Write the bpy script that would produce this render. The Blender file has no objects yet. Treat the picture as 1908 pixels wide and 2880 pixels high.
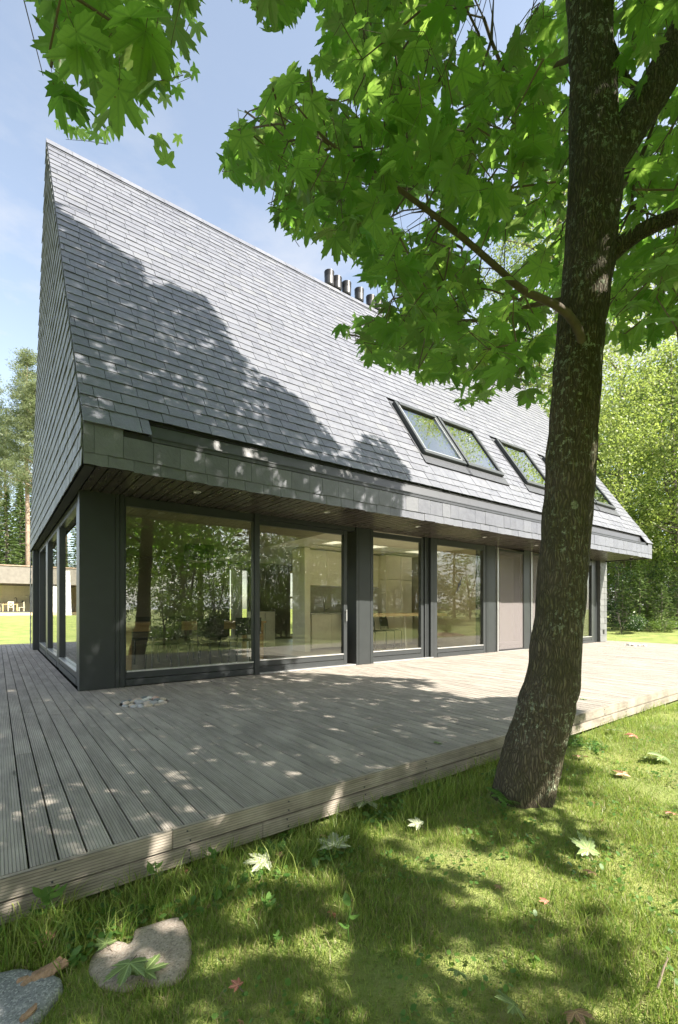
import bpy, bmesh, math, random
import numpy as np
from mathutils import Vector, Matrix, noise as mnoise
R = math.radians
rng = np.random.default_rng(7); random.seed(7)
SC = bpy.context.scene
COL = SC.collection

# ------------------------------------------------------------------ camera, sky, sun, exposure
cam_d = bpy.data.cameras.new('camera'); cam = bpy.data.objects.new('camera', cam_d); COL.objects.link(cam)
cam.location = (0, 0, 1.1); cam.rotation_euler = (R(90), 0, -math.atan2(.59903, .80073))
cam_d.sensor_fit = 'VERTICAL'; cam_d.sensor_height = 36; cam_d.lens = 16.094; cam_d.shift_y = .0944
cam_d.clip_start = .05; cam_d.clip_end = 2000
SC.camera = cam
SUN = Vector((.42, -1.0, 1.06)).normalized()
W = bpy.data.worlds.new('World'); SC.world = W; W.use_nodes = True
nt = W.node_tree; nt.nodes.clear()
wo = nt.nodes.new('ShaderNodeOutputWorld'); bg = nt.nodes.new('ShaderNodeBackground')
sky = nt.nodes.new('ShaderNodeTexSky'); sky.sky_type = 'NISHITA'; sky.sun_disc = False
sky.sun_elevation = math.asin(SUN.z); sky.sun_rotation = math.atan2(SUN.x, SUN.y)
sky.altitude = 100; sky.air_density = 1.0; sky.dust_density = 1.6; sky.ozone_density = 1.5
tc = nt.nodes.new('ShaderNodeTexCoord'); mp = nt.nodes.new('ShaderNodeMapping'); mp.inputs['Scale'].default_value = (1, 1, 2.4); mp.inputs['Location'].default_value = (.35, .2, .1)
cn = nt.nodes.new('ShaderNodeTexNoise'); cn.inputs['Scale'].default_value = 3.1; cn.inputs['Detail'].default_value = 9; cn.inputs['Roughness'].default_value = .58
cr = nt.nodes.new('ShaderNodeValToRGB'); cr.color_ramp.elements[0].position = .48; cr.color_ramp.elements[1].position = .66
sp = nt.nodes.new('ShaderNodeSeparateXYZ')
hr = nt.nodes.new('ShaderNodeMapRange'); hr.inputs[1].default_value = .42; hr.inputs[2].default_value = .78; hr.inputs[3].default_value = 1; hr.inputs[4].default_value = .0
mu = nt.nodes.new('ShaderNodeMath'); mu.operation = 'MULTIPLY'
mx = nt.nodes.new('ShaderNodeMix'); mx.data_type = 'RGBA'; mx.inputs[7].default_value = (.95, .96, 1.0, 1)
nt.links.new(tc.outputs['Generated'], mp.inputs[0]); nt.links.new(mp.outputs[0], cn.inputs['Vector'])
nt.links.new(cn.outputs[0], cr.inputs[0]); nt.links.new(tc.outputs['Generated'], sp.inputs[0]); nt.links.new(sp.outputs[2], hr.inputs[0])
nt.links.new(cr.outputs[0], mu.inputs[0]); nt.links.new(hr.outputs[0], mu.inputs[1]); nt.links.new(mu.outputs[0], mx.inputs[0])
cr2 = nt.nodes.new('ShaderNodeValToRGB'); cr2.color_ramp.elements[0].position = .40; cr2.color_ramp.elements[1].position = .58  # unseen bright clouds added on the sun side, behind the camera, for fill light
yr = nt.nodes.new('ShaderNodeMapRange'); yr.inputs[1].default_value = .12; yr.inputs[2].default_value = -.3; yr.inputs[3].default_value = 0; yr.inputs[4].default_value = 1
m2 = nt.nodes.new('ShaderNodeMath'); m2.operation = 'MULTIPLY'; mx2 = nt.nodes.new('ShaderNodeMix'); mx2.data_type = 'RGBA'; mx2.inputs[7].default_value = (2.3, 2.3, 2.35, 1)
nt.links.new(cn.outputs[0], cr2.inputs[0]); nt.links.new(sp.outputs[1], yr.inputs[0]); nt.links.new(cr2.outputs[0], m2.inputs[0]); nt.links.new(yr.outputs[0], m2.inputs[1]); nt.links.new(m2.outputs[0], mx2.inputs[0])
hs = nt.nodes.new('ShaderNodeHueSaturation'); hs.inputs['Saturation'].default_value = .68; hs.inputs['Value'].default_value = .345; hs.inputs['Hue'].default_value = .494
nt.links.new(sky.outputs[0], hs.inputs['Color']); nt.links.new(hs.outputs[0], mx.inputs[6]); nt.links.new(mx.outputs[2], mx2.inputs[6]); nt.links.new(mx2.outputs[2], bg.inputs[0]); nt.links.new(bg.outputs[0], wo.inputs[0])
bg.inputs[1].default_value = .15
sl = bpy.data.lights.new('sun', 'SUN'); sl.energy = 2.55; sl.angle = R(.5); sl.color = (1, .93, .82)
so = bpy.data.objects.new('sun', sl); COL.objects.link(so); so.rotation_euler = SUN.to_track_quat('Z', 'Y').to_euler()
so.location = (20, -30, 40)
SC.view_settings.view_transform = 'Standard'; SC.view_settings.look = 'None'; SC.view_settings.exposure = 2.8; SC.view_settings.gamma = 1
SC.view_settings.use_curve_mapping = False
cy = SC.cycles; cy.max_bounces = 12; cy.diffuse_bounces = 6; cy.glossy_bounces = 4; cy.transparent_max_bounces = 16; cy.transmission_bounces = 4
cy.caustics_reflective = False; cy.caustics_refractive = False; cy.sample_clamp_indirect = 6

# ------------------------------------------------------------------ helpers
CA, SA = .59903, .80073
FX = 1287.5
def project(P):                      # world points -> photograph pixels (1908 x 2880) and distance
    P = np.asarray(P, float)
    z = P[..., 0]*CA + P[..., 1]*SA; l = P[..., 0]*SA - P[..., 1]*CA
    zz = np.where(z > .05, z, .05)
    return 954 + FX*l/zz, 1712 - FX*(P[..., 2]-1.1)/zz, z
def at(x, y, Z):                     # photograph pixel at distance Z -> world point
    t = (x-954)/FX
    return np.array([(CA+SA*t)*Z, (SA-CA*t)*Z, 1.1+(1712-y)/FX*Z])
def atD(x, y, Z): return at(x*1.21684, y*1.21684, Z)
def inpoly(px, py, poly):
    px = np.asarray(px, float); py = np.asarray(py, float); res = np.zeros(px.shape, bool); n = len(poly)
    for i in range(n):
        x1, y1 = poly[i]; x2, y2 = poly[(i+1) % n]
        c = (y1 > py) != (y2 > py)
        with np.errstate(divide='ignore', invalid='ignore'):
            res ^= c & (px < (x2-x1)*(py-y1)/((y2-y1) if y2 != y1 else 1e-9)+x1)
    return res

class MB:
    def __init__(s): s.v = []; s.f = []
    def add(s, vs, fs):
        o = len(s.v); s.v.extend(vs); s.f.extend([tuple(i+o for i in f) for f in fs])
    def box(s, x0, x1, y0, y1, z0, z1, b=0.0):
        if b <= 0:
            s.add([(x0,y0,z0),(x1,y0,z0),(x1,y1,z0),(x0,y1,z0),(x0,y0,z1),(x1,y0,z1),(x1,y1,z1),(x0,y1,z1)],
                  [(0,3,2,1),(4,5,6,7),(0,1,5,4),(1,2,6,5),(2,3,7,6),(3,0,4,7)])
        else:
            bm = bmesh.new(); bmesh.ops.create_cube(bm, size=1)
            for v in bm.verts: v.co = Vector(((x0+x1)/2+v.co.x*(x1-x0), (y0+y1)/2+v.co.y*(y1-y0), (z0+z1)/2+v.co.z*(z1-z0)))
            bmesh.ops.bevel(bm, geom=bm.edges[:], offset=b, segments=2, affect='EDGES')
            bm.verts.index_update(); s.add([tuple(v.co) for v in bm.verts], [tuple(v.index for v in f.verts) for f in bm.faces]); bm.free()
        return s
    def tube(s, pts, rad, n=8, cap=True):
        pts = [Vector(p) for p in pts]
        if not hasattr(rad, '__len__'): rad = [rad]*len(pts)
        o = len(s.v); up = None
        for i, p in enumerate(pts):
            d = (pts[min(i+1, len(pts)-1)]-pts[max(i-1, 0)]).normalized()
            if up is None: up = d.orthogonal().normalized()
            else: up = (up-d*up.dot(d)).normalized()
            w = d.cross(up)
            for k in range(n):
                a = 2*math.pi*k/n; s.v.append(tuple(p+(up*math.cos(a)+w*math.sin(a))*rad[i]))
        for i in range(len(pts)-1):
            for k in range(n):
                s.f.append((o+i*n+k, o+i*n+(k+1) % n, o+(i+1)*n+(k+1) % n, o+(i+1)*n+k))
        if cap:
            s.f.append(tuple(o+k for k in reversed(range(n)))); s.f.append(tuple(o+(len(pts)-1)*n+k for k in range(n)))
        return s
    def lathe(s, prof, c=(0,0,0), n=24):
        o = len(s.v)
        for r, z in prof:
            for k in range(n):
                a = 2*math.pi*k/n; s.v.append((c[0]+r*math.cos(a), c[1]+r*math.sin(a), c[2]+z))
        for i in range(len(prof)-1):
            for k in range(n): s.f.append((o+i*n+k, o+i*n+(k+1) % n, o+(i+1)*n+(k+1) % n, o+(i+1)*n+k))
        s.f.append(tuple(o+k for k in reversed(range(n)))); s.f.append(tuple(o+(len(prof)-1)*n+k for k in range(n)))
        return s
    def prism(s, poly, h):           # poly: list of 3D points, h: extrusion vector
        n = len(poly); h = Vector(h); p = [Vector(q) for q in poly]
        s.add([tuple(q) for q in p]+[tuple(q+h) for q in p],
              [tuple(reversed(range(n))), tuple(range(n, 2*n))]+[(i, (i+1) % n, n+(i+1) % n, n+i) for i in range(n)])
        return s
    def build(s, name, m, parent=None, smooth=False):
        me = bpy.data.meshes.new(name); me.from_pydata(s.v, [], s.f); me.update()
        if smooth: me.polygons.foreach_set('use_smooth', [True]*len(me.polygons))
        return link(name, me, m, parent)

def link(name, me, m, parent=None):
    o = bpy.data.objects.new(name, me); COL.objects.link(o)
    if m is not None: me.materials.append(m)
    if parent is not None: o.parent = parent
    return o
def npmesh(name, V, F, m, parent=None, uv=None, smooth=False):   # V (n,3), F list of (k, array) faces of one size
    me = bpy.data.meshes.new(name); V = np.asarray(V, np.float32)
    k = F.shape[1]; nf = len(F)
    me.vertices.add(len(V)); me.vertices.foreach_set('co', V.ravel())
    me.loops.add(nf*k); me.loops.foreach_set('vertex_index', F.astype(np.int32).ravel())
    me.polygons.add(nf); me.polygons.foreach_set('loop_start', np.arange(0, nf*k, k, dtype=np.int32))
    me.polygons.foreach_set('loop_total', np.full(nf, k, np.int32))
    if smooth: me.polygons.foreach_set('use_smooth', np.ones(nf, bool))
    me.update(calc_edges=True)
    if uv is not None:
        l = me.uv_layers.new(name='UVMap'); l.data.foreach_set('uv', np.asarray(uv, np.float32)[F.ravel()].ravel())
    return link(name, me, m, parent)
def thing(name, label, cat, loc=(0,0,0), rz=0, group=None):
    o = bpy.data.objects.new(name, None); COL.objects.link(o); o.location = loc; o.rotation_euler = (0,0,rz)
    return tag(o, label, cat, group)
def tag(o, label=None, cat=None, group=None, kind=None):
    if label: o['label'] = label
    if cat: o['category'] = cat
    if group: o['group'] = group
    if kind: o['kind'] = kind
    return o
def dup(root, loc=None, rz=None, label=None, scale=None):
    r = root.copy(); COL.objects.link(r)
    if loc is not None: r.location = loc
    if rz is not None: r.rotation_euler = (0,0,rz)
    if label: r['label'] = label
    if scale is not None: r.scale = scale
    for ch in list(root.children):
        c = ch.copy(); COL.objects.link(c); c.parent = r
        for g in list(ch.children):
            d = g.copy(); COL.objects.link(d); d.parent = c
    return r

# ------------------------------------------------------------------ materials
class NT:
    def __init__(s, name):
        s.m = bpy.data.materials.new(name); s.m.use_nodes = True; s.t = s.m.node_tree; s.t.nodes.clear()
        s.out = s.t.nodes.new('ShaderNodeOutputMaterial')
    def n(s, ty, **kw):
        nd = s.t.nodes.new('ShaderNode'+ty)
        for k, v in kw.items():
            if k.startswith('i_'):
                key = k[2:]; key = int(key) if key.isdigit() else key.replace('_', ' ')
                s.set(nd, key, v)
            else: setattr(nd, k, v)
        return nd
    def set(s, nd, key, v):
        if isinstance(v, bpy.types.NodeSocket): s.t.links.new(v, nd.inputs[key])
        elif isinstance(v, bpy.types.Node): s.t.links.new(v.outputs[0], nd.inputs[key])
        else: nd.inputs[key].default_value = v
    def math(s, op, a, b=None, c=None):
        nd = s.n('Math', operation=op); s.set(nd, 0, a)
        if b is not None: s.set(nd, 1, b)
        if c is not None: s.set(nd, 2, c)
        return nd.outputs[0]
    def ramp(s, fac, stops):
        nd = s.n('ValToRGB'); s.set(nd, 0, fac); e = nd.color_ramp.elements
        while len(e) < len(stops): e.new(.5)
        for i, (p, c) in enumerate(stops):
            e[i].position = p; e[i].color = (c, c, c, 1) if not hasattr(c, '__len__') else (*c, 1)
        return nd.outputs[0]
    def mix(s, fac, a, b, blend='MIX'):
        nd = s.n('Mix', data_type='RGBA', blend_type=blend); s.set(nd, 0, fac)
        for k, v in ((6, a), (7, b)):
            if isinstance(v, tuple): v = (*v, 1)
            s.set(nd, k, v)
        return nd.outputs[2]
    def noise(s, vec, scale, detail=4, rough=.55, sc=None):
        if sc is not None: vec = s.n('Mapping', i_Vector=vec, i_Scale=sc).outputs[0]
        return s.n('TexNoise', i_Vector=vec, i_Scale=scale, i_Detail=detail, i_Roughness=rough).outputs[0]
    def obj(s): return s.n('TexCoord').outputs['Object']
    def isl(s): return s.n('NewGeometry').outputs['Random Per Island']
    def bump(s, h, strength=.3, dist=.01): return s.n('Bump', i_Height=h, i_Strength=strength, i_Distance=dist).outputs[0]
    def bsdf(s, col, rough=.6, normal=None, spec=.5, metal=0):
        b = s.n('BsdfPrincipled')
        s.set(b, 'Base Color', (*col, 1) if isinstance(col, tuple) else col); s.set(b, 'Roughness', rough)
        s.set(b, 'Specular IOR Level', spec); s.set(b, 'Metallic', metal)
        if normal is not None: s.set(b, 'Normal', normal)
        return b
    def done(s, sh):
        s.t.links.new(sh if isinstance(sh, bpy.types.NodeSocket) else sh.outputs[0], s.out.inputs[0]); return s.m

def plain(name, col, rough=.5, var=.12, scale=14, bump=.08, spec=.5, metal=0):
    t = NT(name); o = t.obj(); n = t.noise(o, scale, 5)
    c = t.mix(t.ramp(n, [(.3, 0.0), (.7, 1.0)]), tuple(x*(1-var) for x in col), tuple(min(1, x*(1+var)) for x in col))
    return t.done(t.bsdf(c, rough, t.bump(t.noise(o, scale*6, 3), bump, .004), spec, metal))

def slate_mat(name, lo, hi, rough=.42):
    t = NT(name); o = t.obj(); i = t.isl()
    c = t.mix(i, lo, hi)
    c = t.mix(t.math('MULTIPLY', t.ramp(t.noise(o, 9, 6, .62), [(.35, 0.0), (.75, 1.0)]), .5), c, tuple(x*1.25 for x in hi))
    w = t.n('TexWhiteNoise', noise_dimensions='1D', i_W=i).outputs[0]
    c = t.mix(t.ramp(w, [(.88, 0.0), (.96, .3)]), c, (.155, .158, .16))
    h = t.math('ADD', t.noise(o, 28, 6, .6), t.math('MULTIPLY', t.noise(o, 120, 3), .35))
    r = t.n('MapRange', i_0=t.noise(o, 16, 4), i_1=.3, i_2=.7, i_3=rough-.1, i_4=rough+.14).outputs[0]
    return t.done(t.bsdf(c, r, t.bump(h, .55, .006), .55))
SLATE = slate_mat('slate', (.088, .092, .110), (.122, .127, .146))
SLATE_WALL = slate_mat('slate_wall', (.085, .09, .088), (.15, .155, .15), .5)
UNDER = plain('roof_underlay', (.02, .02, .021), .8)
CLAD = plain('dark_cladding', (.026, .030, .031), .40, .1, 5, .1)
FRAME = plain('window_frame_paint', (.034, .038, .040), .38, .08, 6, .04)
BLACK = plain('black_metal', (.018, .018, .02), .4, .1)
GUTTER = plain('gutter_zinc', (.045, .048, .055), .45, .12, 8, .05)
ALU = plain('aluminium', (.62, .62, .62), .32, .05, 20, .03, metal=.7)
WHITE = plain('white_paint', (.76, .74, .70), .5, .03, 5, .03)
CREAM = plain('cream_cabinet', (.84, .80, .69), .38, .03, 3, .02)
WALLP = plain('interior_plaster', (.86, .83, .74), .85, .05, 4, .05)
TANWALL = plain('tan_wall_panel', (.46, .40, .30), .7, .08, 3, .05)
DARKWALL = plain('brown_wall_panel', (.15, .13, .095), .7, .08, 3, .05)
STEEL = plain('steel', (.45, .45, .45), .22, .05, 20, .02, metal=.95)
BLACKCHAIR = plain('black_leather', (.02, .019, .018), .45, .15)
def wood_mat(name, lo, hi, axis=0, rough=.5):
    t = NT(name); o = t.obj(); sc = [14, 14, 14]; sc[axis] = 1.2
    n = t.noise(o, 2.2, 6, .6, sc); c = t.mix(t.ramp(n, [(.3, 0.0), (.7, 1.0)]), lo, hi)
    return t.done(t.bsdf(c, rough, t.bump(n, .15, .004)))
OAKFLOOR = wood_mat('dark_oak_floor', (.10, .08, .055), (.17, .14, .10), 0, .4)
OLIVE = plain('olive_ceiling_boards', (.30, .28, .19), .6)
OAK = wood_mat('oak_table', (.33, .20, .09), (.52, .35, .18))
PALEWOOD = wood_mat('pale_wood', (.55, .40, .22), (.70, .54, .33))
FLOORW = wood_mat('interior_floor', (.52, .48, .41), (.64, .59, .51), 0, .4)
def soffit_mat():
    t = NT('soffit_boards'); o = t.obj(); i = t.isl(); n = t.noise(o, 3, 6, .6, (9, .8, 9))
    c = t.mix(i, (.045, .038, .032), (.075, .064, .055)); c = t.mix(t.math('MULTIPLY', n, .3), c, (.09, .078, .066))
    return t.done(t.bsdf(c, t.n('MapRange', i_0=n, i_1=.3, i_2=.7, i_3=.22, i_4=.36).outputs[0], t.bump(n, .25, .003)))
SOFFIT = soffit_mat()
def deck_mat(name, along, pitch, lo, hi):
    # weathered ribbed board: fine ribs along the board, knots, cracks, per-board tone
    t = NT(name); o = t.obj(); i = t.isl(); s = t.n('SeparateXYZ', i_0=o)
    cross = s.outputs[0] if along == 1 else s.outputs[2]
    fr = t.math('FRACT', t.math('MULTIPLY', cross, 1/pitch))
    rib = t.math('ABSOLUTE', t.math('SUBTRACT', fr, .5))           # 0 mid rib .. .5 in the groove
    gro = t.ramp(rib, [(.36, 0.0), (.47, 1.0)])
    sc = (30, 1.3, 30) if along == 1 else (1.3, 30, 30)
    off = t.n('CombineXYZ', i_0=t.math('MULTIPLY', i, 37.0), i_1=t.math('MULTIPLY', i, 91.0), i_2=t.math('MULTIPLY', i, 53.0))
    v = t.n('VectorMath', operation='ADD', i_0=o, i_1=off).outputs[0]
    gr = t.noise(v, 2.0, 7, .62, sc); st = t.noise(v, 1.6, 5, .6, (2.6, 1.0, 2.6))
    c = t.mix(t.math('ADD', t.math('MULTIPLY', i, .6), .2), lo, hi)
    c = t.mix(t.ramp(gr, [(.34, .0), (.66, .75)]), c, tuple(x*.62 for x in lo))
    c = t.mix(t.ramp(st, [(.42, 0.0), (.7, .65)]), c, tuple(min(1, x*1.3) for x in hi))
    vo = t.n('TexVoronoi', i_Vector=t.n('Mapping', i_Vector=v, i_Scale=(7, 1.1, 7) if along == 1 else (1.1, 7, 7)), i_Scale=1.0)
    kn = t.ramp(vo.outputs['Distance'], [(.03, 1.0), (.09, 0.0)])
    c = t.mix(t.math('MULTIPLY', kn, .75), c, (.05, .04, .032))
    c = t.mix(t.math('MULTIPLY', gro, .62), c, (.05, .045, .04))
    h = t.math('SUBTRACT', t.math('MULTIPLY', gr, .25), gro)
    return t.done(t.bsdf(c, .72, t.bump(h, .7, .004), .3))
DECK = deck_mat('weathered_decking', 1, .1095/8, (.28, .252, .222), (.36, .328, .285))
DECKEDGE = deck_mat('deck_edge_timber', 0, .0135, (.255, .225, .188), (.38, .335, .28))

def glass_mat(name, f0, tint, gloss=(.95, .97, .95)):
    t = NT(name); lw = t.n('LayerWeight', i_Blend=.5).outputs['Facing']
    p = t.math('POWER', lw, 4.0); f = t.math('ADD', t.math('MULTIPLY', p, 1-f0), f0)
    n = t.bump(t.noise(t.obj(), 1.1, 2), .003, .01)
    g = t.n('BsdfGlossy', i_Color=(*gloss, 1), i_Roughness=.0, i_Normal=n); tr = t.n('BsdfTransparent', i_Color=(*tint, 1))
    return t.done(t.n('MixShader', i_0=f, i_1=tr.outputs[0], i_2=g.outputs[0]))
GLASS = glass_mat('window_glass', .062, (.965, .97, .92))
ROOFGLASS = glass_mat('skylight_glass', .17, (.86, .88, .88))
def screen_mat():
    t = NT('insect_screen_mesh'); d = t.bsdf((.20, .18, .178), .8); tr = t.n('BsdfTransparent')
    return t.done(t.n('MixShader', i_0=.45, i_1=d.outputs[0], i_2=tr.outputs[0]))
SCREEN = screen_mat()

def leaf_mat(name, lo, hi, tlo, thi, veins=True, trans=.5, yellow=.0):
    t = NT(name); i = t.isl()
    c = t.mix(i, lo, hi); tcx = t.mix(i, tlo, thi)
    if veins:
        wn = t.n('TexWhiteNoise', noise_dimensions='1D', i_W=t.math('MULTIPLY', i, 917.0)).outputs[0]
        ye = t.ramp(wn, [(.80, 0.0), (.92, .8)]); du = t.ramp(wn, [(.10, .75), (.24, 0.0)])
        c = t.mix(ye, c, tuple(min(1, x*1.25) for x in hi)); tcx = t.mix(ye, tcx, tuple(min(1, x*1.2) for x in thi))
        c = t.mix(du, c, (hi[0]*1.05, hi[1]*.85, hi[2]*1.35)); tcx = t.mix(du, tcx, (thi[0]*.72, thi[1]*.62, thi[2]*1.1))
    nrm = None
    if veins:
        u = t.n('UVMap').outputs[0]; s = t.n('SeparateXYZ', i_0=u)
        x = t.math('ABSOLUTE', s.outputs[0]); y = s.outputs[1]; d = None
        for a in (0, 47, 103):
            dd = t.math('ABSOLUTE', t.math('SUBTRACT', t.math('MULTIPLY', x, math.cos(R(a))), t.math('MULTIPLY', y, math.sin(R(a)))))
            fw = t.math('ADD', t.math('MULTIPLY', x, math.sin(R(a))), t.math('MULTIPLY', y, math.cos(R(a))))
            dd = t.math('ADD', dd, t.math('MULTIPLY', t.math('LESS_THAN', fw, 0.0), 1.0))
            d = dd if d is None else t.math('MINIMUM', d, dd)
        v = t.ramp(d, [(.012, 1.0), (.045, 0.0)])
        # side veins: chevrons off the main ones
        ang = t.math('ADD', t.math('MULTIPLY', d, 1.3), t.math('MULTIPLY', t.math('SQRT', t.math('ADD', t.math('MULTIPLY', x, x), t.math('MULTIPLY', y, y))), -1.0))
        sv = t.ramp(t.math('ABSOLUTE', t.math('SUBTRACT', t.math('FRACT', t.math('MULTIPLY', ang, 7.0)), .5)), [(.38, 0.0), (.5, .5)])
        v2 = t.math('MAXIMUM', v, sv)
        c = t.mix(t.math('MULTIPLY', v2, .7), c, tuple(min(1, x*2.4) for x in hi)); tcx = t.mix(t.math('MULTIPLY', v2, .6), tcx, tuple(x*.5 for x in tlo))
        nrm = t.bump(v2, .35, .004)
    o = t.noise(t.obj(), 9, 3); c = t.mix(t.math('MULTIPLY', o, .35), c, tuple(x*.7 for x in lo))
    if veins:
        sp_ = t.ramp(t.noise(t.obj(), 55, 2), [(.70, 0.0), (.74, .8)]); c = t.mix(sp_, c, (.16, .10, .05)); tcx = t.mix(sp_, tcx, (.16, .09, .03))
    b = t.bsdf(c, .42, nrm, .35); tl = t.n('BsdfTranslucent', i_Color=tcx)
    return t.done(t.n('MixShader', i_0=trans, i_1=b.outputs[0], i_2=tl.outputs[0]))
MAPLE = leaf_mat('maple_leaf', (.065, .135, .04), (.145, .24, .085), (.20, .46, .05), (.46, .70, .12), trans=.62)
FOL_A = leaf_mat('foliage_pale', (.12, .17, .04), (.24, .28, .09), (.25, .35, .055), (.42, .50, .12), False, .42)
FOL_B = leaf_mat('foliage_mid', (.07, .125, .028), (.135, .20, .05), (.16, .28, .04), (.27, .38, .07), False, .42)
FOL_C = leaf_mat('foliage_dark', (.022, .052, .018), (.055, .095, .03), (.05, .11, .02), (.1, .18, .035), False, .35)
NEEDLE = leaf_mat('pine_needles', (.12, .15, .08), (.22, .25, .14), (.18, .22, .09), (.3, .36, .15), False, .5)
SPRUCE = leaf_mat('spruce_needles', (.06, .105, .03), (.15, .20, .065), (.10, .16, .04), (.18, .27, .07), False, .36)
GRASSM = leaf_mat('grass_blade', (.075, .165, .022), (.34, .385, .10), (.22, .37, .04), (.44, .52, .11), False, .42)
DRYGRASS = leaf_mat('grass_dry', (.22, .19, .09), (.34, .30, .16), (.2, .17, .06), (.3, .25, .1), False, .3)
WEED = leaf_mat('weed_leaf', (.06, .14, .03), (.12, .22, .05), (.13, .3, .04), (.22, .4, .07), False, .4)
PALELEAF = leaf_mat('fallen_leaf_pale', (.23, .27, .17), (.36, .38, .26), (.2, .25, .1), (.3, .3, .15), True, .2)
BROWNLEAF = leaf_mat('fallen_leaf_brown', (.20, .10, .055), (.42, .28, .16), (.2, .1, .04), (.3, .18, .08), True, .2)
PINKLEAF = leaf_mat('fallen_leaf_red', (.34, .12, .09), (.45, .2, .14), (.3, .1, .05), (.3, .12, .08), True, .2)
GREENLEAF = leaf_mat('fallen_leaf_green', (.12, .19, .06), (.2, .26, .1), (.15, .25, .05), (.2, .3, .08), True, .25)

def bark_mat(name, lo, hi, scale=1.0, lichen=True):
    t = NT(name); o = t.obj()
    n1 = t.noise(o, 6*scale, 8, .65, (5, 5, 1.0)); n2 = t.noise(o, 3.2*scale, 5)
    vo = t.n('TexVoronoi', feature='DISTANCE_TO_EDGE', i_Vector=t.n('Mapping', i_Vector=t.n('Mix', data_type='VECTOR', i_0=.06, i_4=o, i_5=t.n('TexNoise', i_Vector=o, i_Scale=9*scale).outputs[1]).outputs[1], i_Scale=(70*scale, 70*scale, 9*scale)), i_Scale=1.0)
    cr = t.ramp(vo.outputs['Distance'], [(.0, .25), (.30, 1.0)])
    c = t.mix(n1, lo, hi); c = t.mix(t.ramp(n2, [(.4, 0.0), (.62, .55)]), c, (lo[0]*.9, lo[1]*1.15, lo[2]*.55))
    c = t.mix(t.math('SUBTRACT', 1.0, cr), c, tuple(x*.35 for x in lo))
    if lichen:
        l = t.math('MULTIPLY', t.ramp(t.noise(o, 30*scale, 7, .72), [(.55, 0.0), (.60, 1.0)]), t.ramp(t.noise(o, 2.1, 3), [(.42, .0), (.6, 1.0)]))
        c = t.mix(l, c, (.30, .34, .24))
        big = t.n('TexVoronoi', i_Vector=t.n('Mapping', i_Vector=o, i_Scale=(5.5, 5.5, 4.2)), i_Scale=1.0, i_Randomness=1.0)
        bl = t.math('MULTIPLY', t.ramp(t.math('ADD', big.outputs['Distance'], t.math('MULTIPLY', t.noise(o, 45, 3), .1)), [(.15, 1.0), (.19, 0.0)]), t.ramp(t.noise(o, 70, 2), [(.35, .2), (.55, 1.0)]))
        c = t.mix(bl, c, (.30, .33, .23))
    h = t.math('ADD', t.math('MULTIPLY', cr, 1.0), t.math('MULTIPLY', n1, .8))
    return t.done(t.bsdf(c, .85, t.bump(h, .9, .018), .25))
BARK = bark_mat('maple_bark', (.085, .07, .049), (.205, .17, .118))
TWIG = plain('twig_bark', (.11, .085, .06), .8, .25, 20, .2)
PINEBARK = plain('pine_bark', (.30, .22, .165), .9, .3, 7, .5)
GREYBARK = plain('grey_bark', (.16, .14, .12), .9, .3, 7, .5)

def ground_mat():
    t = NT('lawn_soil_and_turf'); o = t.obj()
    n = t.noise(o, 1.6, 6, .6); f = t.noise(o, 38, 5, .65); b = t.noise(o, .35, 3)
    c = t.mix(t.ramp(n, [(.36, 0.0), (.66, 1.0)]), (.11, .17, .035), (.29, .31, .095))
    c = t.mix(t.ramp(f, [(.45, 0.0), (.68, .7)]), c, (.24, .27, .10))
    c = t.mix(t.ramp(f, [(.28, .75), (.44, 0.0)]), c, (.07, .06, .03))
    c = t.mix(t.ramp(t.noise(o, 2.7, 4), [(.58, 0.0), (.70, .55)]), c, (.20, .16, .10))
    c = t.mix(t.ramp(b, [(.4, 0.0), (.6, .35)]), c, (.22, .26, .08))
    return t.done(t.bsdf(c, .9, t.bump(t.math('ADD', f, t.noise(o, 150, 2)), .8, .02), .2))
GROUND = ground_mat()
def granite(name, a, b, c3):
    t = NT(name); o = t.obj(); v = t.n('TexVoronoi', i_Vector=o, i_Scale=170).outputs['Color']; w = t.n('SeparateXYZ', i_0=v).outputs[0]
    c = t.mix(t.ramp(t.noise(o, 6, 5), [(.3, 0.0), (.7, 1.0)]), a, b); c = t.mix(t.ramp(w, [(.72, 0.0), (.80, .45)]), c, c3); c = t.mix(t.ramp(w, [(.14, .4), (.22, 0.0)]), c, tuple(x*.35 for x in a))
    return t.done(t.bsdf(c, .75, t.bump(t.math('ADD', t.noise(o, 30, 6), t.noise(o, 220, 2)), .6, .006), .35))
GRAN_PINK = granite('pink_granite', (.26, .215, .18), (.36, .305, .26), (.45, .40, .36))
GRAN_GREY = granite('grey_granite', (.17, .18, .195), (.27, .275, .285), (.5, .5, .5))
BARKPIECE = plain('pine_bark_chip', (.30, .19, .125), .9, .35, 30, .8)
CONC = plain('board_marked_render', (.165, .15, .13), .9, .16, 3, .4)
def stonepier():
    t = NT('grey_stone_blocks'); o = t.obj()
    br = t.n('TexBrick', i_Vector=t.n('Mapping', i_Vector=o, i_Rotation=(R(90), 0, 0)), i_Color1=(.33, .34, .36, 1), i_Color2=(.5, .5, .51, 1), i_Mortar=(.2, .2, .2, 1), i_Scale=1.0)
    br.inputs['Mortar Size'].default_value = .012; br.inputs['Brick Width'].default_value = .55; br.inputs['Row Height'].default_value = .22
    return t.done(t.bsdf(br.outputs[0], .85, t.bump(br.outputs[1], .3, .01)))
STONEP = stonepier()
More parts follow.
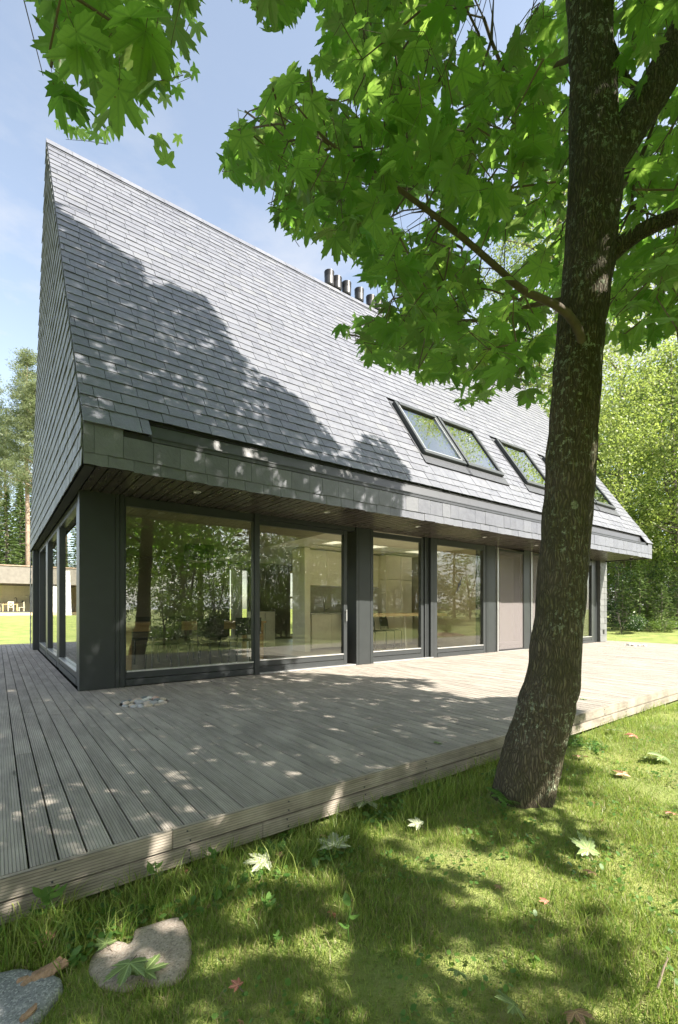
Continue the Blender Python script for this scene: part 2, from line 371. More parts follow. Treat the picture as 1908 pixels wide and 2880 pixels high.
#--NEXT--
# ------------------------------------------------------------------ the house
XL, XR, YF, YC, YB = .76, 16.40, 5.62, 6.93, 14.87
EY, EZ, KS = 5.60, 3.12, 1.5
SD = Vector((0, .5547, .83205)); SN = Vector((0, -.83205, .5547))
RL = 7.932
def rf(x, d, h=0.0): return tuple(Vector((x, EY, EZ))+SD*d+SN*h)
house = thing('slate_house', 'dark slate-clad house with a steep roof and long glazed front on the timber deck', 'house', (0,0,0))
def slate(mb, fn, a0, a1, b0, b1, h0=.021, h1=.003, th=.009, a0t=None, a1t=None, jag=.004):
    # one slate: fn(a, b, h) -> point; bottom edge ragged, lower end lifted
    a0t = a0 if a0t is None else a0t; a1t = a1 if a1t is None else a1t
    if a1-a0 < .02 and a1t-a0t < .02: return
    n = 5; pts = []
    for i in range(n):
        f = i/(n-1); j = rng.uniform(-jag, jag)
        pts.append((a0+(a1-a0)*f, b0+j, h0))
    pts += [(a1t, b1, h1), (a0t, b1, h1)]
    s = rng.uniform(-.0015, .0035)
    top = [fn(a, b, h+th+s) for a, b, h in pts]; bot = [fn(a, b, h+s*.3) for a, b, h in pts]; m = len(pts)
    mb.add(bot+top, [tuple(range(m, 2*m)), tuple(reversed(range(m)))]+[(i, (i+1) % m, m+(i+1) % m, m+i) for i in range(m)])

SKY = [(6.74, 8.04), (8.10, 9.40), (10.37, 11.70), (12.68, 13.97), (14.02, 15.30)]; SK0, SK1 = 1.20, 2.80
GX0, GX1 = 1.45, 15.92                 # the gutter slot between the end slates
m = MB(); d = 0.0; row = 0
while d < RL-.05:
    ex = .262 if row == 0 else .196
    d1 = min(d+ex+.13, RL)
    x = XL-.015-rng.uniform(0, .25)*(row % 2)-.02
    first = True
    while x < XR:
        w = .30*(rng.choice([.55, .8, 1, 1, 1, 1.08])); a0, a1 = max(x, XL-.015), min(x+w-.007, XR+.012); x += w
        if a1 <= a0: continue
        segs = [(a0, a1)]
        if row == 0: segs = [(max(a0, p), min(a1, q)) for p, q in ((XL-.015, GX0), (GX1, XR+.012))]
        if d < SK1+.05 and d1 > SK0-.12:
            for p, q in SKY:
                new = []
                for s0, s1 in segs:
                    if s1 <= p-.06 or s0 >= q+.06: new.append((s0, s1)); continue
                    if s0 < p-.06: new.append((s0, p-.06))
                    if s1 > q+.06: new.append((q+.06, s1))
                segs = new
        for s0, s1 in segs:
            if s1-s0 > .02: slate(m, rf, s0, s1, d-(.02 if row == 0 else rng.uniform(0, .005)), d1)
    d += ex; row += 1
# rows of slate hugging the top and foot of the skylights close the cut courses
m.build('roof', SLATE, house)
def rbox(mb, x0, x1, d0, d1, h0, h1, b=0):
    k = MB(); k.box(x0, x1, d0, d1, h0, h1, b)
    mb.add([rf(*v) for v in k.v], k.f)
def roof_strips(mb, h0, h1):
    rbox(mb, XL+.02, XR-.02, .24, SK0-.002, h0, h1); rbox(mb, XL+.02, XR-.02, SK1+.002, RL-.02, h0, h1); e = XL+.02
    for p, q in SKY+[(XR-.02, 0)]:
        if p-e > .012: rbox(mb, e+.001, p-.001, SK0, SK1, h0, h1)
        e = q
u = MB(); roof_strips(u, -.10, -.022); u.prism([(XL+.02, 10.02, 9.69), (XL+.02, 15.15, 2.92), (XL+.02, 15.0, 2.92), (XL+.02, 10.02, 9.5)], (XR-XL-.04, 0, 0)); u.build('roof_underlay', UNDER, house)
u = MB(); roof_strips(u, -.14, -.104); u.prism([(XL+.12, 10.02, 9.46), (XL+.12, 14.95, 2.92), (XL+.12, 14.85, 2.92), (XL+.12, 10.02, 9.38)], (XR-XL-.24, 0, 0)); u.build('attic_lining', WALLP, house)
b = MB(); b.prism([(XL-.02, 10.0, 9.755), (XL-.02, 15.22, 2.93), (XL-.02, 15.17, 2.91), (XL-.02, 9.97, 9.70)], (XR-XL+.04, 0, 0)); b.build('rear_roof_slope', SLATE_WALL, house)
r = MB(); x = XL-.03
while x < XR:
    w = .42; x1 = min(x+w-.004, XR+.02); q = rng.uniform(-.003, .004)
    for sd in (SN, Vector((0, .8, .6))):
        dn = SD*-1 if sd is SN else Vector((0, .607, -.795))
        p0 = Vector((x, 10.0, 9.752+q)); e = dn*.2
        a = [p0, p0+Vector((x1-x, 0, 0)), p0+Vector((x1-x, 0, 0))+e, p0+e]
        r.prism([tuple(v+sd*.018) for v in a], sd*.012)
    x += w
r.build('ridge_capping', SLATE, house)
# gable slates
def gfn(a, b, h): return (XL+.0-h, a, b)
def gfront(z): return YF if z < EZ+.04 else EY+(z-EZ)/KS+.015
def gback(z): return 10+(9.72-z)*.7625 if z > 2.9 else 15.2
m = MB(); z = 2.655; row = 0
while z < 9.62:
    z1 = min(z+.33, 9.68); x = YF-(.16 if row % 2 else 0); y0b, y1b, y0t, y1t = gfront(z), gback(z), gfront(z1), gback(z1)
    while x < y1b:
        w = .26*rng.choice([.7, 1, 1, 1.1]); a0, a1 = x, x+w-.004; x += w
        b0, b1 = max(a0, y0b), min(a1, y1b); t0, t1 = max(a0, y0t), min(a1, y1t)
        if b1 <= b0: continue
        if t1 <= t0: t0 = t1 = min(max((t0+t1)/2, y0t), y1t)
        slate(m, gfn, b0, b1, z, z1, .024, .002, .010, t0, t1, .006)
    z += .2; row += 1
z = .02
while z < 2.6:                          # the clad pier at the far end of the gable
    y = YB
    while y < 15.18:
        y1 = min(y+.2, 15.2); slate(m, gfn, y, y1-.004, z, z+.3, .02, .002, .009); y = y1
    z += .2
m.build('gable_wall', SLATE_WALL, house)
g = MB(); g.prism([(XL+.005, YF+.03, 2.66), (XL+.005, EY+.03, EZ), (XL+.005, 10, 9.68), (XL+.005, 15.15, 2.9), (XL+.005, 15.15, 2.66)], (.1, 0, 0)); g.build('gable_backing', UNDER, house); g = MB()
g.prism([(XR-.1, YF+.03, 2.66), (XR-.1, EY+.03, EZ), (XR-.1, 10, 9.68), (XR-.1, 15.15, 2.9), (XR-.1, 15.15, 2.66)], (.1, 0, 0)); g.build('gable_backing', UNDER, house)
# fascia slates
def ffn(a, b, h): return (a, YF-h, b)
m = MB(); x = XL-.01; k = 0
while x < XR:
    w = (.105 if k == 0 else .31*rng.choice([.72, .95, 1, 1, 1.05])); x1 = min(x+w, XR+.01)
    slate(m, ffn, x, x1-.004, 2.795+rng.uniform(-.004, .004), 3.135 if (x1 < GX0 or x > GX1-.05) else 3.045, .014, .010, .009); x = x1; k += 1
x = XL-.01
while x < XR:
    w = .27*rng.choice([.9, 1, 1, 1.1]); x1 = min(x+w, XR+.01); slate(m, ffn, x, x1-.004, 2.665+rng.uniform(-.006, .006), 2.80, .010, .002, .009); x = x1
m.build('fascia', SLATE, house)
f = MB(); f.box(XL+.01, XR-.01, YF+.003, YF+.05, 2.68, 3.03); f.box(XL+.01, GX0, YF+.003, YF+.06, 3.031, 3.12); f.box(GX1, XR-.01, YF+.003, YF+.06, 3.031, 3.12); f.build('fascia_backing', UNDER, house)
gt = MB(); gt.box(GX0+.004, GX1-.004, YF-.030, YF+.002, 3.05, 3.075); gt.box(GX0+.004, GX1-.004, YF-.022, YF+.002, 3.075, 3.10); gt.box(GX0+.004, GX1-.004, YF-.030, YF-.008, 3.10, 3.115)
gt.prism([(GX0+.004, YF+.055, 3.0), (GX0+.004, YF+.075, 3.0), (GX0+.004, 5.80, 3.365), (GX0+.004, 5.78, 3.365)], (GX1-GX0-.008, 0, 0)); gt.build('gutter', GUTTER, house)
# soffit
m = MB(); x = XL+.012; P = .1245
while x < XR-.03:
    x1 = min(x+P-.015, XR-.012); m.box(x, x1, YF+.055, 7.05 if x > .87 else 15.0, 2.685, 2.71, .002); x += P
m.build('soffit', SOFFIT, house)
m = MB(); m.box(XL+.012, XR-.012, YF+.06, 7.2, 2.716, 2.74); m.box(XL+.012, .98, 7.2, 15.0, 2.716, 2.74); m.build('soffit_backing', UNDER, house)
for x, y in ((2.18, 6.13), (4.35, 6.14), (6.51, 6.16), (8.65, 6.18), (10.8, 6.2), (13.0, 6.2), (15.7, 5.9)):
    q = MB(); q.lathe([(.052, .012), (.052, 0), (.040, -.003), (.036, .004), (.03, .006)], (x, y, 2.678), 20); dl = q.build('downlight', ALU, house)
q = MB(); q.lathe([(.05, 0), (.055, -.07), (.03, -.09)], (15.8, 5.95, 2.684), 16); q.build('soffit_lamp', BLACK, house)

def pier(x0, x1, y0=YC, y1=7.25, mat=CLAD, name='pier', groove=()):
    p = MB(); xs = [x0]+list(groove)+[x1]
    for i in range(len(xs)-1):
        p.box(xs[i]+(.002 if i else 0), xs[i+1]-(.002 if i < len(xs)-2 else 0), y0, y1, .0, 2.684, .003)
    return p.build(name, mat, house)
pier(.88, 1.44, groove=(1.315, 1.375), y1=7.10)
pier(5.607, 6.045, groove=(5.67, 5.965))
pier(9.765, 10.165, groove=(9.83,))
pier(11.45, 11.76, groove=())
pier(13.05, 13.35); 
pier(15.52, 15.905, y0=7.0)
m = MB(); z = .01
while z < 2.66:
    x = 15.915
    while x < 16.30:
        x1 = min(x+rng.choice([.2, .28, .3]), 16.395); slate(m, lambda a, b, h: (a, 6.935-h, b), x, x1-.004, z, min(z+.29, 2.684), .016, .003, .009); x = x1
    z += .2
y = 6.94
m.box(15.92, 16.39, 6.94, 15.1, 0, 2.684); m.build('slate_pier', SLATE_WALL, house)
q = MB(); q.box(16.1, 16.19, 6.895, 6.918, .26, .40, .004); q.build('wall_socket', BLACK, house)

def window(x0, x1, z0, z1, y=6.985, fl=.09, fr=.09, ft=.09, fb=.19, sill=True, glass=GLASS, handle=None, name='window', label=None, wall=None):
    # opening with its frame outside x0..x1, z0..z1 being the glass edge
    w = MB(); b = .004; Y0, Y1 = y-.045, y+.035
    w.box(x0-fl, x0, Y0, Y1, z0-fb, z1+ft, b); w.box(x1, x1+fr, Y0, Y1, z0-fb, z1+ft, b)
    w.box(x0+.001, x1-.001, Y0+.003, Y1, z1, z1+ft-.001, b); 
    if fb > .1:
        w.box(x0+.001, x1-.001, Y0+.003, Y1, z0-fb*.5+.004, z0, b); w.box(x0+.001, x1-.001, Y0-.006, Y1, z0-fb, z0-fb*.5-.004, b)
    else: w.box(x0+.001, x1-.001, Y0+.003, Y1, z0-fb, z0, b)
    o = w.build(name, FRAME, house)
    if label: o['label'] = label
    p = MB(); p.box(x0-.01, x1+.01, y, y+.008, z0-.01, z1+.01); p.build('pane', glass, o)
    if sill:
        s = MB(); s.box(x0+.003, x1-.003, Y0-.012, y-.002, z0+.001, z0+.022, .003); s.build('sill', ALU, o)
    if handle:
        h = MB(); h.tube([(handle, Y0-.03, .86), (handle, Y0-.03, 1.08)], .012, 8); h.box(handle-.01, handle+.01, Y0-.03, Y0-.001, .88, .90); h.box(handle-.01, handle+.01, Y0-.03, Y0-.001, 1.04, 1.06); h.build('handle', ALU, o)
    return o
GL1 = glass_mat('window_glass_strong', .13, (.955, .965, .90))
w1 = window(1.455, 3.414, .205, 2.545, y=6.97, fl=.012, fr=.008, ft=.13, glass=GL1)
mu_ = MB(); mu_.box(3.424, 3.52, 6.91, 7.06, .0, 2.684, .004); mu_.build('mullion', FRAME, house)
w2 = window(3.535, 5.355, .215, 2.525, y=7.05, fl=.012, fr=.085, ft=.085, handle=5.40)
m = MB(); m.box(3.53, 5.60, 6.96, 7.1, 2.612, 2.684, .003); m.build('door_track_head', FRAME, house)
for a, b_ in ((3.53, 5.60), (6.05, 7.83)):
    s = MB(); s.box(a, b_, 6.93, 7.10, .002, .022, .002); s.build('threshold', ALU, house)
w3 = window(6.06, 7.50, .215, 2.56, y=7.05, fl=.012, fr=.09, ft=.10)
m = MB()
for a, b_ in ((7.60, 7.66), (7.67, 7.72), (7.74, 7.845)): m.box(a, b_, 6.935 if a > 7.7 else 6.98, 7.1, .023, 2.684, .004)
m.build('mullion', FRAME, house)
w4 = window(7.96, 9.66, .19, 2.545, y=6.985, fl=.112, fr=.10, ft=.136)
# bird silhouette stuck on that pane
def bird(parent, cx, cz, y, s):
    pts = [(0,.02),(.10,.16),(.22,.34),(.31,.47),(.33,.44),(.26,.24),(.19,.10),(.17,.03),(.24,.03),(.30,-.02),(.22,-.03),(.14,-.07),(.04,-.15),(-.10,-.33),(-.24,-.46),(-.36,-.52),(-.34,-.44),(-.22,-.26),(-.13,-.13),(-.10,-.04),(-.19,.02),(-.25,.08),(-.17,.07),(-.08,.05)]
    k = MB(); k.prism([(cx+a*s*.75, y, cz+b*s) for a, b in pts], (0, .002, 0)); return k.build('bird_decal', BLACK, parent)
bird(w4, 8.76, 1.68, 6.966, .40)
def screen_door(x0, x1, lab=None):
    w = MB(); b = .004
    for a, c in ((x0, x0+.035), (x1-.035, x1)): w.box(a, c, 6.915, 6.955, .01, 2.63, b)
    w.box(x0+.036, x1-.036, 6.915, 6.955, 2.57, 2.63, b); w.box(x0+.036, x1-.036, 6.918, 6.955, .01, .05, b)
    o = w.build('screen_door', BLACK, house)
    s = MB(); s.box(x0+.034, x1-.034, 6.934, 6.937, .049, 2.571); s.build('insect_mesh', SCREEN, o)
    t = MB(); t.box(x0-.045, x0-.004, 6.905, 6.95, .0, 2.66, .003); t.box(x0-.04, x1, 6.905, 6.95, -.0, .0095); t.build('screen_guide_rail', ALU, o)
    return o
screen_door(10.25, 11.43); screen_door(11.82, 13.02)
window(10.3, 11.38, .2, 2.5, y=7.06, fl=.09, fr=.09, ft=.15); window(11.87, 12.98, .2, 2.5, y=7.06, fl=.09, fr=.07, ft=.15)
w7 = window(13.47, 15.38, .19, 2.5, y=6.99, fl=.11, fr=.12, ft=.15)
bl = MB(); z = .24
while z < 2.48: bl.box(13.49, 15.36, 7.04, 7.062, z, z+.004); z += .024
bl.build('venetian_blind', ALU, w7)

# gable glazing, in the plane X = .90
def gwindow(y0, y1, z0, z1, f0, f1, x=.955):
    w = MB(); b = .004; X0, X1 = x-.05, x+.04
    w.box(X0, X1, y0-f0, y0, z0-.19, z1+.07, b); w.box(X0, X1, y1, y1+f1, z0-.19, z1+.07, b)
    w.box(X0+.003, X1, y0+.001, y1-.001, z1, z1+.069, b); w.box(X0+.003, X1, y0+.001, y1-.001, z0-.09, z0, b); w.box(X0-.006, X1, y0+.001, y1-.001, z0-.19, z0-.098, b)
    o = w.build('window', FRAME, house)
    p = MB(); p.box(x, x+.008, y0-.01, y1+.01, z0-.01, z1+.01); p.build('pane', GLASS, o)
    s = MB(); s.box(X0-.012, x-.002, y0+.003, y1-.003, z0+.001, z0+.022, .003); s.build('sill', ALU, o)
gwindow(7.42, 9.62, .20, 2.56, .31, .07); gwindow(10.05, 11.95, .20, 2.56, .34, .07); gwindow(12.42, 14.25, .20, 2.56, .38, .30)
m = MB(); m.box(.90, 1.0, 7.102, 14.56, 2.63, 2.684, .003); m.build('gable_head_frame', FRAME, house)
m = MB(); m.box(.775, 1.02, 14.58, 14.868, 0, 2.684, .003); m.build('pier', CLAD, house)

# skylights
for i, (x0, x1) in enumerate(SKY):
    s = MB(); t = .075
    rbox(s, x0, x0+t, SK0+.10, SK1, -.02, .115, .004); rbox(s, x1-t, x1, SK0+.10, SK1, -.02, .115, .004)
    rbox(s, x0+t+.001, x1-t-.001, SK1-.09, SK1, -.02, .112, .004); rbox(s, x0, x1, SK0, SK0+.098, -.02, .11, .006)
    rbox(s, x0+.1, x1-.1, SK1-.11, SK1-.02, .113, .128, .004)
    o = s.build('skylight', FRAME, house)
    p = MB(); rbox(p, x0+t-.01, x1-t+.01, SK0+.09, SK1-.08, .075, .085); p.build('pane', ROOFGLASS, o)
    fr = MB(); 
    for a, c in ((x0+t, x0+t+.022), (x1-t-.022, x1-t)): rbox(fr, a+.001, c-.001, SK0+.12, SK1-.11, .086, .112, .002)
    rbox(fr, x0+t, x1-t, SK0+.099, SK0+.118, .086, .104, .002); fr.build('glazing_bead', ALU if i == 0 else GUTTER, o)
    a = MB(); x = x0-.07
    while x < x1+.06: rbox(a, x, x+.052, SK0-.24, SK0-.001, .030, .046); x += .056
    rbox(a, x0-.058, x0-.002, SK0-.02, SK1+.04, .012, .03); rbox(a, x1+.002, x1+.058, SK0-.02, SK1+.04, .012, .03); rbox(a, x0-.058, x1+.058, SK1+.002, SK1+.09, .012, .034)
    a.build('flashing', GUTTER, o)
    w = MB()                              # white lined shaft behind the glass
    for a0, a1, c0, c1 in ((x0+.03, x0+.06, SK0+.03, SK1-.03), (x1-.06, x1-.03, SK0+.03, SK1-.03), (x0+.06, x1-.06, SK0+.03, SK0+.06), (x0+.06, x1-.06, SK1-.06, SK1-.03)): rbox(w, a0, a1, c0, c1, -.15, .06)
    w.build('shaft_lining', WHITE, o)
# flue pipes on the ridge
for x, h in ((7.24, .50), (7.50, .45), (7.83, .45), (8.29, .46), (8.72, .43), (8.99, .42)):
    p = MB(); p.lathe([(.075, -.25), (.075, .12), (.12, .125), (.13, .16), (.13, h-.12)], (x, 10.12, 9.72), 20); o = p.build('flue_pipe', BLACK, house)
    c = MB()
    for j in range(4): c.lathe([(.118, h-.118+j*.03), (.134, h-.116+j*.03), (.134, h-.098+j*.03), (.118, h-.096+j*.03)], (x, 10.12, 9.72), 20)
    c.lathe([(.138, h+.002), (.138, h+.02), (.05, h+.035)], (x, 10.12, 9.72), 20); c.build('flue_cap', BLACK, o)
    c = MB(); c.lathe([(.10, -.2), (.095, .08), (.08, .085)], (x, 10.12, 9.72), 16); c.build('flue_collar', ALU, o)

# inside of the house
m = MB(); m.box(5.6, 15.9, 7.14, 14.6, -.06, -.004); m.build('interior_floor', FLOORW, house)
m = MB(); m.box(1.03, 5.597, 7.14, 14.6, -.06, -.004); m.build('interior_floor', OAKFLOOR, house)
m = MB(); y = 7.14
while y < 14.6: m.box(5.6, 6.42 if 8.8 < y+.08 < 9.76 else 15.9, y, y+.155, 2.70, 2.715); y += .16
m.build('interior_ceiling', WALLP, house)
m = MB(); y = 7.14
while y < 14.6: m.box(1.0, 5.597, y, y+.155, 2.70, 2.715); y += .16
m.build('interior_ceiling', OLIVE, house)
m = MB(); m.box(1.0, 15.9, 7.2, 8.80, 2.745, 2.80); m.build('upper_floor_slab', WALLP, house)
m = MB(); m.box(1.0, 15.9, 9.76, 14.7, 2.745, 2.80); m.box(1.0, 6.42, 8.802, 9.758, 2.745, 2.80); m.build('upper_floor_slab', WALLP, house)
m = MB(); m.box(6.3, 15.9, 9.76, 9.86, 2.801, 8.95); m.build('attic_wall', WALLP, house)  # unseen walls of the light-well added above the kitchen to brighten it
m = MB(); m.prism([(6.32, 7.0, 2.801), (6.32, 9.757, 2.801), (6.32, 9.757, 8.8), (6.32, 7.0, 4.7)], (.1, 0, 0)); m.build('attic_wall', WALLP, house)
t_ = NT('frosted_fill_panel'); FILLPANEL = t_.done(t_.n('MixShader', i_0=.75, i_1=t_.bsdf((.85, .84, .8), .6).outputs[0], i_2=t_.n('BsdfTranslucent', i_Color=(.88, .86, .8, 1)).outputs[0]))  # frosted ceiling panel, added to spread skylight sun into the kitchen
m = MB(); m.box(6.421, 15.9, 8.802, 9.758, 2.747, 2.753); m.build('added_fill_panel', FILLPANEL, house)
m = MB(); m.box(6.42, 9.0, 10.45, 10.6, 0, 2.69); m.box(9.5, 9.62, 10.61, 14.6, 0, 2.69); m.build('interior_wall', WALLP, house)
m = MB(); m.box(9.01, 13.0, 10.45, 10.6, 0, 2.69); m.box(10.40, 10.52, 9.3, 10.44, 0, 2.69); m.build('interior_wall', TANWALL, house)
m = MB(); m.box(10.36, 10.399, 9.3, 9.36, 0, 2.6); m.build('door_edge', BLACK, house)
m = MB(); m.box(10.1, 10.16, 7.3, 9.2, 0, 2.69); m.build('interior_wall', TANWALL, house)
m = MB(); m.box(13.05, 13.15, 7.3, 10.4, 0, 2.69); m.build('interior_wall', WALLP, house)
m = MB()
for a, c in ((1.02, 6.28), (7.06, 8.66), (9.26, 15.9)): m.box(a, c, 14.6, 14.85, 0, 2.743)
for a, c in ((6.28, 7.06), (8.66, 9.26)): m.box(a, c, 14.6, 14.85, 2.5, 2.743)
m.build('rear_wall', DARKWALL, house)
for a, c in ((6.28, 7.06), (8.66, 9.26)):
    w = MB()
    for p, q in ((a, a+.06), (c-.06, c)): w.box(p, q, 14.66, 14.74, .0, 2.499, .003)
    for p, q in ((a+.061, c-.061),):
        w.box(p, q, 14.663, 14.74, .0, .1); w.box(p, q, 14.663, 14.74, 2.42, 2.499)
        if a > 6.5: w.box(p, q, 14.663, 14.74, 1.48, 1.55)
    o = w.build('rear_window', PALEWOOD if a > 6.5 else FRAME, house)
    p = MB(); p.box(a+.06, c-.06, 14.70, 14.708, .09, 2.43); p.build('pane', GLASS, o)
q = MB(); q.box(8.15, 8.25, 10.425, 10.448, 1.45, 1.56, .004); q.build('wall_switch', WHITE, house)
q = MB(); q.box(9.35, 9.42, 10.425, 10.448, 1.40, 1.53, .004); q.build('wall_switch', WHITE, house)

# ---- furniture seen through the glass
kit = thing('kitchen_unit', 'cream kitchen with wall cabinets, worktop and tall cupboard inside the slate house', 'kitchen', (0,0,0))
ky = 9.85
m = MB()
x = 6.55
for w in (.60, .62, .62, .62, .60): m.box(x, x+w-.006, ky+.25, 10.44, 1.72, 2.66, .003); x += w
m.build('wall_cabinet', CREAM, kit)
m = MB(); x = 6.5
for w in (.63, 1.2, .9, .95): m.box(x, x+w-.006, ky, 10.44, .08, .955, .003); x += w
m.build('base_cabinet', CREAM, kit)
m = MB(); m.box(6.45, 9.02, ky-.03, 10.44, .96, .99, .003); m.build('worktop', STEEL, kit)
m = MB(); m.box(6.45, 9.02, 10.425, 10.447, .992, 1.715); m.build('splashback', plain('grey_splashback', (.40, .375, .32), .35), kit)
m = MB()
for a, c in ((9.03, 9.62), (9.63, 10.08)): m.box(a, c, ky-.06, 10.44, .08, 1.95, .003); m.box(a, c, ky-.06, 10.44, 1.957, 2.66, .003)
m.build('tall_cupboard', CREAM, kit); m = MB(); m.box(6.27, 6.44, ky-.02, 10.44, 0, 2.66, .003); m.build('end_panel', CREAM, kit)
m = MB(); m.tube([(7.13, 10.2, .99), (7.13, 10.2, 1.36), (7.11, 10.17, 1.43), (7.06, 10.1, 1.46), (7.0, 10.02, 1.43), (6.99, 10.0, 1.36)], .016, 8); m.tube([(7.13, 10.2, 1.05), (7.28, 10.18, 1.12)], .012, 6); m.build('tap', STEEL, kit, True)
low = thing('low_cabinet', 'low cream cabinet left of the kitchen by the rear window', 'cabinet', (5.55, 11.2, 0))
m = MB(); m.box(-.0, .62, 0, .45, .04, 1.02, .004); m.build('carcass', CREAM, low); m = MB(); m.box(.31, .316, -.008, -.001, .08, .98); m.build('door_gap', BLACK, low)
def pot(name, label, cat, x, y, z, r, h, mt):
    o = thing(name, label, cat, (x, y, z)); q = MB(); q.lathe([(r*.96, 0), (r, .01), (r, h), (r*.94, h), (r*.93, .02)], n=20); q.build('body', mt, o, True)
    q = MB(); q.tube([(-r, 0, h*.8), (-r-.03, 0, h*.82), (-r-.03, 0, h*.7), (-r, 0, h*.68)], .008, 6); q.build('handle', mt, o); q = MB(); q.tube([(r, 0, h*.8), (r+.03, 0, h*.82), (r+.03, 0, h*.7), (r, 0, h*.68)], .008, 6); q.build('handle', mt, o); return o
pot('cooking_pot', 'steel cooking pot with side handles on the kitchen worktop', 'pot', 7.78, 10.1, .99, .14, .2, STEEL)
tst = thing('toaster', 'black and steel toaster on the worktop beside the pot', 'toaster', (8.45, 10.1, .99))
m = MB(); m.box(-.16, .2, -.11, .11, .01, .26, .03); m.build('body', STEEL, tst, True); m = MB(); m.box(-.21, -.165, -.11, .11, .005, .27, .01); m.build('end_panel', BLACK, tst)
bar = thing('breakfast_bar', 'long pale wood breakfast bar on thin white legs behind the middle windows', 'table', (0,0,0))
m = MB(); m.box(7.15, 9.55, 8.3, 9.1, .91, .985, .004); m.box(9.56, 9.95, 8.32, 9.08, .9, .98, .004); m.build('tabletop', PALEWOOD, bar)
for x, y in ((7.25, 8.4), (7.25, 9.0), (9.05, 8.42), (9.4, 8.42), (9.05, 9.0), (9.85, 8.9)):
    q = MB(); q.tube([(x, y, 0), (x-.05, y+.02, .909)], .022, 8); q.build('leg', WHITE, bar)
def metal_chair(x, y, rz, lab):
    o = thing('cantilever_chair', lab, 'chair', (x, y, 0), rz, 'black chairs at the breakfast bar')
    for s in (-.22, .22):
        q = MB(); q.tube([(s, .22, .012), (s, -.2, .012), (s, -.22, .03), (s, -.22, .46), (s, -.2, .49), (s, .2, .48), (s, .26, .95)], .014, 8); q.build('tube_frame', BLACK, o, True)
    q = MB(); q.box(-.21, .21, -.2, .2, .485, .51, .008); q.build('seat', BLACKCHAIR, o)
    q = MB(); q.prism([(-.21, .205, .60), (.21, .205, .60), (.21, .255, .95), (-.21, .255, .95)], (0, .016, 0)); q.build('backrest', BLACKCHAIR, o)
    return o
metal_chair(7.55, 9.45, R(-8), 'black cantilever chair at the left end of the breakfast bar')
metal_chair(8.25, 9.4, R(6), 'black cantilever chair in the middle of the breakfast bar')
metal_chair(8.95, 9.5, R(20), 'black cantilever chair by the white bar legs, angled sideways')
dt = thing('dining_table', 'oak dining table behind the large left window', 'table', (0,0,0))
m = MB(); m.box(1.78, 4.55, 8.62, 9.6, .80, .84, .006); m.build('tabletop', OAK, dt)
m = MB(); m.box(1.92, 4.40, 8.68, 8.71, .69, .799); m.box(1.92, 4.40, 9.51, 9.54, .69, .799); m.box(1.86, 1.89, 8.76, 9.46, .69, .799); m.box(4.43, 4.46, 8.76, 9.46, .69, .799); m.build('apron', OAK, dt)
for x in (1.82, 4.41):
    for y in (8.66, 9.47):
        q = MB(); q.box(x, x+.09, y, y+.09, 0, .799, .004); q.build('leg', OAK, dt)
def dchair(x, y, rz, lab):
    o = thing('dining_chair', lab, 'chair', (x, y, 0), rz, 'dark chairs round the oak dining table')
    q = MB(); q.box(-.24, .24, -.23, .23, .47, .50, .01); q.build('seat', BLACKCHAIR, o)
    q = MB(); n = 9
    for i in range(n-1):
        a0, a1 = -.26+.52*i/(n-1), -.26+.52*(i+1)/(n-1); c0, c1 = -.24-.05*(1-(a0/.26)**2), -.24-.05*(1-(a1/.26)**2)
        q.add([(a0, c0, .60), (a1, c1, .60), (a1, c1-.02, .93), (a0, c0-.02, .93), (a0, c0-.015, .60), (a1, c1-.015, .60), (a1, c1-.035, .93), (a0, c0-.035, .93)], [(0,1,2,3), (7,6,5,4), (3,2,6,7), (4,5,1,0)])
    q.build('backrest', BLACKCHAIR, o)
    for sx in (-.21, .21):
        for sy in (-.2, .2):
            q = MB(); q.tube([(sx*1.1, sy*1.15, 0), (sx, sy, .47)], .018, 8); q.build('leg', BLACK, o)
        q = MB(); q.tube([(sx, -.21, .50), (sx, -.25, .62)], .014, 6); q.build('back_post', BLACK, o)
    return o
for x, y, r_, t in ((2.35, 8.38, 0, 'dark dining chair at the left of the table, window side'), (3.1, 8.33, .1, 'dark dining chair in the middle of the table, window side'), (3.9, 8.36, -.06, 'dark dining chair at the right of the table, window side'), (2.4, 9.85, math.pi, 'dark dining chair at the left of the table, far side'), (3.15, 9.9, math.pi-.1, 'dark dining chair in the middle of the table, far side'), (3.9, 9.86, math.pi+.06, 'dark dining chair at the right of the table, far side')):
    dchair(x, y, r_, t)
lamp = thing('pendant_lamp', 'black drum pendant lamp hanging over the dining table', 'lamp', (3.3, 9.15, 2.69))
q = MB(); q.tube([(0, 0, 0), (0, 0, -.32)], .006, 6); q.build('cord', BLACK, lamp)
q = MB(); q.lathe([(.30, -.32), (.30, -.64), (.29, -.64), (.29, -.33), (.02, -.33)], n=32); q.build('shade', BLACK, lamp, True)
q = MB(); q.lathe([(.285, -.625), (.285, -.615), (.02, -.61)], n=32); q.build('diffuser', WHITE, lamp)
cu = thing('curtain', 'pale curtain drawn aside at the rear window of the dining room', 'curtain', (6.30, 14.45, 0))
q = MB(); n = 40
for i in range(n):
    a0, a1 = i/n*.40, (i+1)/n*.40; y0, y1 = .05*math.sin(i*1.3), .05*math.sin((i+1)*1.3)
    q.add([(a0, y0, .03), (a1, y1, .03), (a1, y1, 2.6), (a0, y0, 2.6)], [(0, 1, 2, 3)])
q.build('fabric', WHITE, cu)
